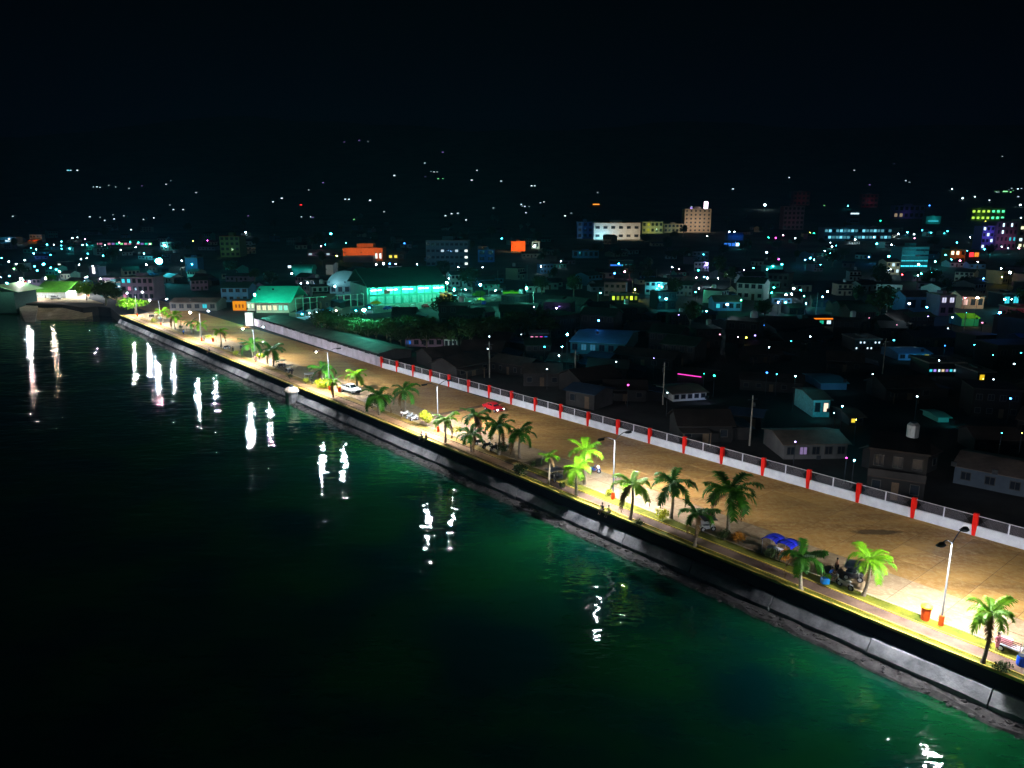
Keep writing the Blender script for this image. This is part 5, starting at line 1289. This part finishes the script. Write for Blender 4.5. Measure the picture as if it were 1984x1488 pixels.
# right upper town
B('hospital_building', 'long two-storey building with rows of bluish lit windows', 'building', 1596, 1726, 466, 441, 16, M_BLW, 'flat', floors=2, cols=18, lit=lambda i, j: ((.2, .75, .95), (.5, 1.4, .35)[(i * 7 + j * 3) % 3]) if (i + j * 5) % 7 else None, win=(.75, .4), fl=[(.3, -12, .3, CY, 60)])
B('block', 'small block with a white strip of light under its roof', 'building', 1645, 1664, 432, 410, 10, M_BLW, 'flat', floors=3, cols=1, lit=L1(CW, 2, lambda i, j: j == 2), win=(.85, .35))
B('block', 'cyan lit corner block with a single bright stripe', 'building', 1793, 1822, 434, 419, 10, M_TEW, 'flat', floors=1, cols=1, lit=lambda i, j: (CY, .8), win=(.7, .15), fl=[(.5, -9, .5, CY, 150)])
B('block', 'green lit building with yellow-green and teal halves of bright windows', 'building', 1880, 1946, 428, 403, 12, M_GRW, 'flat', mat('red_parapet', (.4, .04, .05)), floors=2, cols=7, lit=lambda i, j: ((.55, 1, .1), 1.5) if i < 4 else ((.1, 1, .45), 2.0), win=(.55, .35), fl=[(.25, -12, .4, LI, 110), (.75, -12, .4, GR, 80)])
B('block', 'purple-blue lit building in the bright right corner of town', 'building', 1899, 1922, 484, 438, 12, mat('violet_wall', (.3, .25, .7)), 'flat', floors=4, cols=3, lit=lambda i, j: (CW, 2.2) if (i + j) % 3 == 0 else None, fl=[(.5, -9, .6, (.25, .2, 1), 160)])
B('block', 'grey-mauve building with tall white lit stair window', 'building', 1926, 1966, 484, 430, 12, M_PUW, 'flat', floors=4, cols=5, lit=lambda i, j: (CW, 2.5) if (i, j) in ((1, 2), (1, 3), (3, 3)) else ((CY, .9) if j == 1 and i > 2 else None), win=(.4, .5), fl=[(.5, -9, .3, PK, 60)])
B('block', 'yellowish lit block cut by the right edge', 'building', 1970, 2010, 482, 425, 12, M_CREAM, 'flat', floors=5, cols=4, lit=lambda i, j: ((.95, 1, .6), 1.6) if j in (3, 0) else ((CW, 1.8) if (i + j) % 2 else None))
B('block', 'block with cyan striped floors and pale lower wall', 'building', 1744, 1796, 520, 479, 14, mat('cyan_wall', (.15, .45, .5)), 'flat', floors=4, cols=6, lit=lambda i, j: (CY, (1.8, .9, .25, .15)[j]) if j < 2 or i < 3 else None, win=(.9, .25), fl=[(.5, -10, .8, CY, 90)])
B('house', 'pale lit house left of the cyan striped block', 'house', 1716, 1742, 532, 502, 10, M_CREAM, 'gable', floors=2, cols=3, lit=L1(CW, 1.4, lambda i, j: (i + j) % 2 == 0), fl=[(.5, -8, .4, (.8, 1, .8), 60)])
B('shop', 'orange lit shopfront with a bright white sign', 'shop', 1838, 1868, 512, 484, 10, mat('amber_wall', (.6, .25, .05)), 'flat', floors=2, cols=3, lit=lambda i, j: (WM, 2.4) if j == 1 and i < 2 else None, fl=[(.6, -7, .6, OR, 60)])
B('shop', 'shop with a vivid red and orange sign', 'shop', 1876, 1896, 502, 488, 8, mat('red_wall', (.4, .08, .12)), 'flat', floors=1, cols=2, lit=lambda i, j: (RD, 2.5) if i == 0 else (OR, 1.2), win=(.85, .6))
B('block', 'tall dim mauve block behind the right town, darker than its neighbours', 'building', 1516, 1556, 445, 400, 14, M_PUW, 'flat', floors=5, cols=5, fl=[(.5, -14, .4, (1, .45, .5), 22)])
B('block', 'dim dark red block with striped balconies left of the magenta light', 'building', 1536, 1568, 398, 371, 14, mat('red_wall', (.4, .08, .12)), 'flat', floors=3, cols=4, fl=[(.5, -14, .4, (1, .4, .4), 26)])
B('block', 'dim pink-red block above the dark hill right of centre', 'building', 1668, 1700, 402, 376, 12, mat('red_wall', (.4, .08, .12)), 'flat', floors=3, cols=4, fl=[(.5, -12, .4, PK, 30)])
B('block', 'dim violet block holding the pair of white lamps', 'building', 1730, 1790, 424, 398, 12, mat('violet_wall', (.3, .25, .7)), 'flat', floors=2, cols=6, lit=L1(WM, .35, lambda i, j: j == 0 and i < 2), fl=[(.4, -12, .4, VI, 30)])
B('canopy_shed', 'blue canopy lit by twin white-blue lamps', 'shed', 1410, 1440, 466, 452, 10, M_BLW, 'gable', M_ROOFB, fl=[(.5, -7, 1.2, BL, 160)])
B('house', 'low house with bright blue lit front under the blue canopy', 'house', 1402, 1432, 480, 470, 8, M_BLW, 'flat', floors=1, cols=4, lit=lambda i, j: (BL, 1.0) if i < 3 else (CW, 2.5), win=(.8, .6))
B('house', 'house with a long blue lit awning in the middle town', 'house', 1182, 1226, 520, 505, 9, M_DARK, 'flat', floors=1, cols=6, lit=lambda i, j: (BL, 1.0) if i < 3 else (CY, .8), win=(.9, .2), fl=[(.7, -8, .8, CY, 8)])
B('house', 'teal walled low house right of the magenta lights', 'house', 1484, 1516, 530, 515, 9, M_TEW, 'flat', floors=1, cols=2, lit=lambda i, j: (CY, 1), win=(.6, .2), fl=[(.8, -7, .6, CY, 30)])
B('house', 'long dim house with a faint bluish front in the middle town', 'house', 1110, 1160, 500, 486, 9, M_BLW, 'flat', floors=1, cols=5, fl=[(.3, -8, .6, CY, 12)])
B('shop', 'low row of pink and green lit shopfronts far in the left town', 'shop', 184, 296, 478, 466, 12, M_DARK, 'flat', floors=1, cols=14, lit=lambda i, j: ((PK, .9), (PK, .5), None, (PK, .7), (VI, .5), (TE, .8), (GR, 1.2))[i % 7], win=(.7, .3))
B('shop', 'orange and red lit stall roof far in the left town', 'shop', 54, 72, 472, 465, 8, M_DARK, 'gable', mat('orange_roof', (.8, .17, .03)), fl=[(.5, -6, 1.0, OR, 260)])
B('shop', 'bluish shopfront with bright strip at the far left', 'shop', 0, 32, 472, 460, 10, M_BLW, 'flat', floors=1, cols=6, lit=lambda i, j: (CW, 1.5) if i in (2, 3, 4) else None, win=(.9, .25), fl=[(.5, -8, .5, CY, 60)])
B('house', 'house with a square cyan-white window above the shore trees', 'house', 112, 130, 524, 508, 8, M_DARK, 'flat', floors=1, cols=2, lit=L1((.7, 1, .9), 1.6, lambda i, j: i == 0))
B('house', 'house with a tall pinkish white lit doorway above the shore trees', 'house', 174, 192, 536, 518, 8, M_PUW, 'flat', floors=1, cols=1, lit=lambda i, j: ((1, .85, .9), 2.2), win=(.3, .7))
B('house', 'cyan hazy lit house right of the dazzling left floodlight', 'house', 360, 384, 526, 500, 9, M_BLW, 'flat', fl=[(.5, -7, .5, CY, 30)])
B('shop', 'lit snack stalls with white strip lights at the promenade end', 'shop', 196, 236, 574, 548, 9, mat('cyan_wall', (.15, .45, .5)), 'flat', floors=2, cols=7, lit=lambda i, j: (CW, 1.6) if (i + j) % 2 else ((BL, .8) if i % 3 == 0 else None), win=(.8, .25), fl=[(.4, -6, .5, (.3, .7, 1), 60)])
B('shop', 'tall shop with purple-grey front right of the snack stalls', 'shop', 238, 300, 582, 538, 10, M_PUW, 'flat', floors=3, cols=6, lit=lambda i, j: (CY, 1.2) if (i < 2 and j == 2) else ((PK, .7) if (i, j) in ((0, 0), (1, 1)) else None), fl=[(.2, -7, .4, (.5, .8, 1), 40)])
B('house', 'long low grey-roofed house behind the far promenade', 'house', 330, 420, 602, 580, 10, M_CONCW, 'gable', M_ROOFR, floors=1, cols=6, lit=L1(CY, .8, lambda i, j: i == 4), fl=[(.6, -6, 1, (.5, .7, 1), 10)])

small = {
 'white': (CW, [(115, 526), (153, 513), (157, 502), (168, 500), (220, 546), (243, 551), (258, 540), (200, 548), (208, 550), (245, 558), (352, 505), (284, 513), (18, 463), (25, 465), (104, 474), (140, 461), (150, 460), (200, 467), (225, 466), (318, 475), (476, 450), (583, 549), (596, 548), (649, 555), (735, 522), (690, 522), (808, 512), (935, 518), (767, 511), (743, 511), (1114, 644), (1083, 689), (1010, 648), (948, 652), (945, 676), (1060, 715), (1194, 701), (1293, 761), (1391, 539), (1302, 518), (1370, 457), (1534, 570), (1523, 571), (1490, 673), (1570, 652), (1691, 725), (1777, 768), (1965, 705), (1925, 735), (1820, 581), (1841, 582), (1771, 454), (1740, 453), (1845, 366), (1865, 384), (1889, 381), (1917, 388), (1977, 397), (1895, 446), (1908, 452), (1942, 452), (1900, 463), (1941, 478), (1973, 480), (1903, 460), (1915, 447), (1978, 422), (1541, 462), (1609, 470), (1598, 486), (1612, 478), (1735, 516), (1780, 512), (1725, 522), (1940, 520)]),
 'cyan': (CY, [(18, 535), (3, 500), (91, 474), (119, 468), (119, 476), (98, 519), (160, 474), (168, 475), (372, 512), (302, 492), (322, 478), (1018, 655), (1055, 672), (1430, 473), (1363, 493), (1486, 522), (1505, 527), (1533, 661), (1732, 659), (1505, 725), (1616, 800), (1960, 580), (1947, 580), (1888, 668), (1935, 667), (1908, 470), (1920, 482), (1608, 490), (1620, 476), (1590, 513), (1577, 503), (1570, 500), (1515, 512), (1277, 553), (1282, 556), (1273, 559), (1941, 839)]),
 'teal green': (TE, [(252, 469), (268, 470), (1436, 582), (1495, 567), (1522, 586), (1364, 724), (1384, 728), (1577, 452), (1785, 530), (880, 560)]),
 'violet': (VI, [(1267, 694), (1463, 650), (1798, 613), (1315, 610), (1204, 608), (1418, 520), (1442, 523), (1078, 597), (1034, 595), (1370, 512), (1541, 856), (1508, 586)]),
 'pink': (PK, [(195, 466), (231, 470), (290, 473), (1349, 538), (1684, 616), (1395, 648), (1430, 653), (1870, 577), (1860, 505)]),
 'blue': (BL, [(1796, 595), (1801, 398), (755, 511), (1486, 722), (1958, 772), (1480, 630), (1425, 470), (1061, 660), (1594, 575), (317, 472), (312, 473)]),
 'yellow': (YE, [(374, 467), (1230, 561), (1446, 654), (1905, 734), (1659, 813), (1980, 839), (1570, 451)]),
 'magenta': (MG, [(1217, 746), (402, 466), (1640, 887)]),
}
# denser clusters of lights
for (x0, x1, y0, y1, k_) in ((1690, 1984, 425, 540, 34), (1480, 1700, 455, 600, 16), (1700, 1984, 560, 700, 14), (0, 300, 458, 548, 26), (560, 1100, 470, 545, 16), (1150, 1480, 500, 620, 12)):
    for _ in range(k_):
        nm = rnd.choice(['white', 'white', 'cyan', 'cyan', 'cyan', 'blue', 'teal green', 'pink', 'yellow'])
        small[nm][1].append((rnd.uniform(x0, x1), rnd.uniform(y0, y1)))
def clear(x, y):
    for ex, ey, ew, ed in EXC:
        if ew > 4 and abs(x / y - ex / ey) * ey < ew + 2 and ey - 20 < y < ey + ed + 4: return False
    return True
for nm, (c, L_) in small.items():
    for px, py in L_:
        t = lamp(px, py, c, 4.2, .35 if nm in ('violet', 'pink') else .7, '', rnd.choice([1.2, 1.5, 1.8, 2.2, 2.6, 3.6]), 'small %s lamps scattered through the town' % nm, glow=rnd.choice([5, 8, 14]), I0=rnd.choice([.4, .8, 1.6, 3]) if py > 600 else rnd.choice([15, 40, 90, 180]))
        PEND.append((t, 'small %s pole lamp' % nm, px, py))
        x, y = t.location.x + rnd.uniform(-2.5, 2.5), t.location.y + rnd.uniform(5.5, 7)
        if y < 900 and rnd.random() < (.95 if y < 300 else .42) and clear(x, y) and not any((x - q[0]) ** 2 + (y - q[1]) ** 2 < 90 for q in placed):
            k = rnd.choice(['gable', 'gable', 'long', 'two_storey', 'flat', 'lean_to', 'extended', 'extended', 'tank'])
            put_house(k, x, y, rnd.uniform(-.35, .35), rnd.uniform(.85, 1.15))

def free(x, y, r):
    if uv(Vector((x, y, 0)))[1] < 34 and uv(Vector((x, y, 0)))[0] < 300: return False
    if y < 345 and x < -120: return False
    for ex, ey, ew, ed in EXC:
        if ew > 4:
            if abs(x / y - ex / ey) * ey < ew + r * .8 and ey - max(22, ey * .09) < y < ey + ed + r: return False
        elif abs(x / y - ex / ey) * ey < r and ey - 22 < y < ey + 3: return False
    for qx, qy, qr in placed:
        if (x - qx) ** 2 + (y - qy) ** 2 < (r + qr) ** 2 * (.72 if y > 235 else .62): return False
    return True
cnt = 0; tries = 0
base_n = len(placed)
while cnt < 297 - base_n and tries < 25000:
    tries += 1
    y = rnd.uniform(72, 235) if (cnt < 64 and tries < 7000) else (rnd.uniform(235, 420) if cnt < 130 else rnd.uniform(420, 1000)); x = rnd.uniform(-.72, .74) * y
    k = rnd.choice(['gable', 'gable', 'long', 'two_storey', 'flat', 'lean_to', 'extended', 'extended', 'tank'])
    if not free(x, y, 5.2 if y < 235 else 6.2): continue
    put_house(k, x, y, rnd.choice([-.6, -.3, .1, .5, .8]) + rnd.uniform(-.2, .2), rnd.uniform(.9, 1.25))
    cnt += 1
# ---- dark trees of the town
def ptree_(seed, rx, H, m):
    t = thing('dark_tree', '', 'tree')
    leaf_cloud(rx, rx, H * .38, 700, .75, seed, 7).build('crown', m, t, (0, 0, H * .24))
    tb = MB().tube([(0, 0, -1), (.2, 0, H * .3), (0, .2, H * .7)], [.35, .25, .08], 6)
    for k in range(4): tb.tube([(.1, 0, H * .3), (math.cos(k * 1.6) * rx * .5, math.sin(k * 1.6) * rx * .5, H * .6)], [.15, .05], 5)
    tb.build('trunk', M_TRUNK, t); return t
TL = ['dark rounded tree', 'dark tall narrow tree']
tp = [ptree_(51, 5.5, 9, M_TREE), ptree_(52, 3.6, 11, M_TREE)]
tt = [tree_of(q) for q in tp]; us = set(); cnt = 0; tries = 0
while cnt < 200 and tries < 9000:
    tries += 1
    if cnt < 46:
        i = cnt // 2; xx = 632 + i * 20; q = hit(xx + rnd.uniform(-6, 6), (min(672, 652 + (xx - 632) * .13) if xx < 980 else 656) - 9 * (cnt % 2) + rnd.uniform(-3, 3)); x, y = q.x, q.y
    else:
        y = 155 * (1300 / 155) ** rnd.random(); x = rnd.uniform(-.72, .74) * y
        if not free(x, y, 3.6): continue
    placed.append((x, y, 3.6)); k = rnd.randrange(2) if cnt >= 46 else 0; s = rnd.uniform(.7, 1.25) if cnt >= 46 else rnd.uniform(.6, .85)
    g = ['dark rounded trees in the town', 'dark tall trees in the town'][k]
    if k not in us:
        us.add(k); o = tp[k]; o.location = (x, y, terrain(x, y)); o['group'] = g; o.scale = (s,) * 3
    else: o = dup(tp[k], tt[k], (x, y, terrain(x, y)), rnd.uniform(0, 6), '', g, s)
    later(o, TL[k], Vector((x, y, terrain(x, y))), 5)
    cnt += 1

up = thing('utility_pole', '', 'utility pole', (0, 0, 0)); MB().tube([(0, 0, -1), (0, 0, 8)], [.14, .1], 7).build('pole', M_CONC, up)
MB().box(0, 0, 7.3, 1.8, .1, .1).build('crossarm', M_DARK, up); MB().lathe([(.22, 0), (.22, .7)], 8).build('transformer', M_DARK, up, (.35, 0, 6.2))
uk = tree_of(up); first = True
for (x, y, _) in [q for q in placed if q[1] < 420][::7][:22]:
    p = Vector((x + 6.5, y - 5, 0)); a = rnd.uniform(0, 3)
    if first: o = up; o.location = p; o['group'] = 'utility poles among the houses'; first = False
    else: o = dup(up, uk, p, a, '', 'utility poles among the houses')
    later(o, 'grey utility pole', p, 4)
# ---- labels by place for the many look-alikes
LM = [('the dark harbour pavilion', 15, 575), ('the green-roofed shed', 98, 560), ('the dazzling left floodlight', 308, 505), ('the teal market hall', 530, 592), ('the teal warehouse', 790, 570), ('the arched hall', 672, 550),
      ('the stepped orange building', 703, 490), ('the dim office block', 866, 490), ('the vivid orange block', 1004, 478), ('the long white building', 1195, 448), ('the pinkish tower', 1350, 428), ('the blue-lit warehouse', 1158, 668),
      ('the lime-lit shopfront', 1210, 578), ('the blue canopy', 1425, 458), ('the long bluish building', 1660, 452), ('the green-lit building', 1912, 415), ('the purple-lit block', 1910, 462), ('the cyan striped block', 1770, 500),
      ('the orange-awning shop', 1590, 624), ('the starry white-cyan floodlight', 1762, 588), ('the warm white floodlight', 1894, 577), ('the deep blue floodlight', 1937, 606), ('the cyan gable wall', 1590, 788), ('the grey-blue corner house', 1930, 925),
      ('the porch house', 1578, 870), ('the party-light house', 1833, 712), ('the small pale house', 874, 663), ('the greenish tall block', 447, 478), ('the purple-grey tall shop', 268, 560), ('the first red pillar', 740, 700), ('the dotted row house', 1680, 668),
      ('the magenta strip house', 1336, 726), ('the cyan hilltop house', 131, 330), ('the solitary cyan lamp', 641, 453)]
keyed = {}
for o, pre, px, py in PEND:
    ds = sorted((math.hypot(px - a, py - b), nm, a, b) for nm, a, b in LM)
    d, nm, a, b = ds[0]
    dx, dy = px - a, py - b
    rel = ('right of' if dx > 0 else 'left of') if abs(dx) > abs(dy) else ('below' if dy > 0 else 'above')
    keyed.setdefault((pre, rel, nm), []).append((d, o))
ORD = ['nearest', 'second nearest', 'third nearest', 'fourth nearest', 'fifth nearest', 'sixth nearest', 'seventh nearest', 'eighth nearest', 'ninth nearest', 'tenth nearest', 'eleventh nearest', 'twelfth nearest', 'thirteenth nearest', 'fourteenth nearest', 'fifteenth nearest', 'sixteenth nearest', 'seventeenth nearest', 'eighteenth nearest', 'nineteenth nearest', 'twentieth nearest']
for (pre, rel, nm), L_ in keyed.items():
    L_.sort(key=lambda q: q[0])
    for i, (d, o) in enumerate(L_):
        o['label'] = '%s %s %s' % (pre, rel, nm) if len(L_) == 1 else '%s, %s %s %s' % (pre, ORD[min(i, 19)], rel, nm)
for k, o in protos.items():
    if k not in used:
        for c in list(o.children): bpy.data.objects.remove(c)
        bpy.data.objects.remove(o)

# ------------------------------------------------------------------ night haze
HZ = True
if HZ:
    m = bpy.data.materials.new('night_air'); m.use_nodes = True
    N = m.node_tree.nodes; N.clear()
    o = N.new('ShaderNodeOutputMaterial'); v = N.new('ShaderNodeVolumePrincipled')
    v.inputs['Color'].default_value = (.35, .62, 1, 1); v.inputs['Density'].default_value = 0.0002; v.inputs['Anisotropy'].default_value = 0.25
    m.node_tree.links.new(v.outputs[0], o.inputs['Volume'])
    hz = MB().box(0, 2250, -6, 15200, 5200, 620).build('haze', m)
    struct(hz, 'stuff')
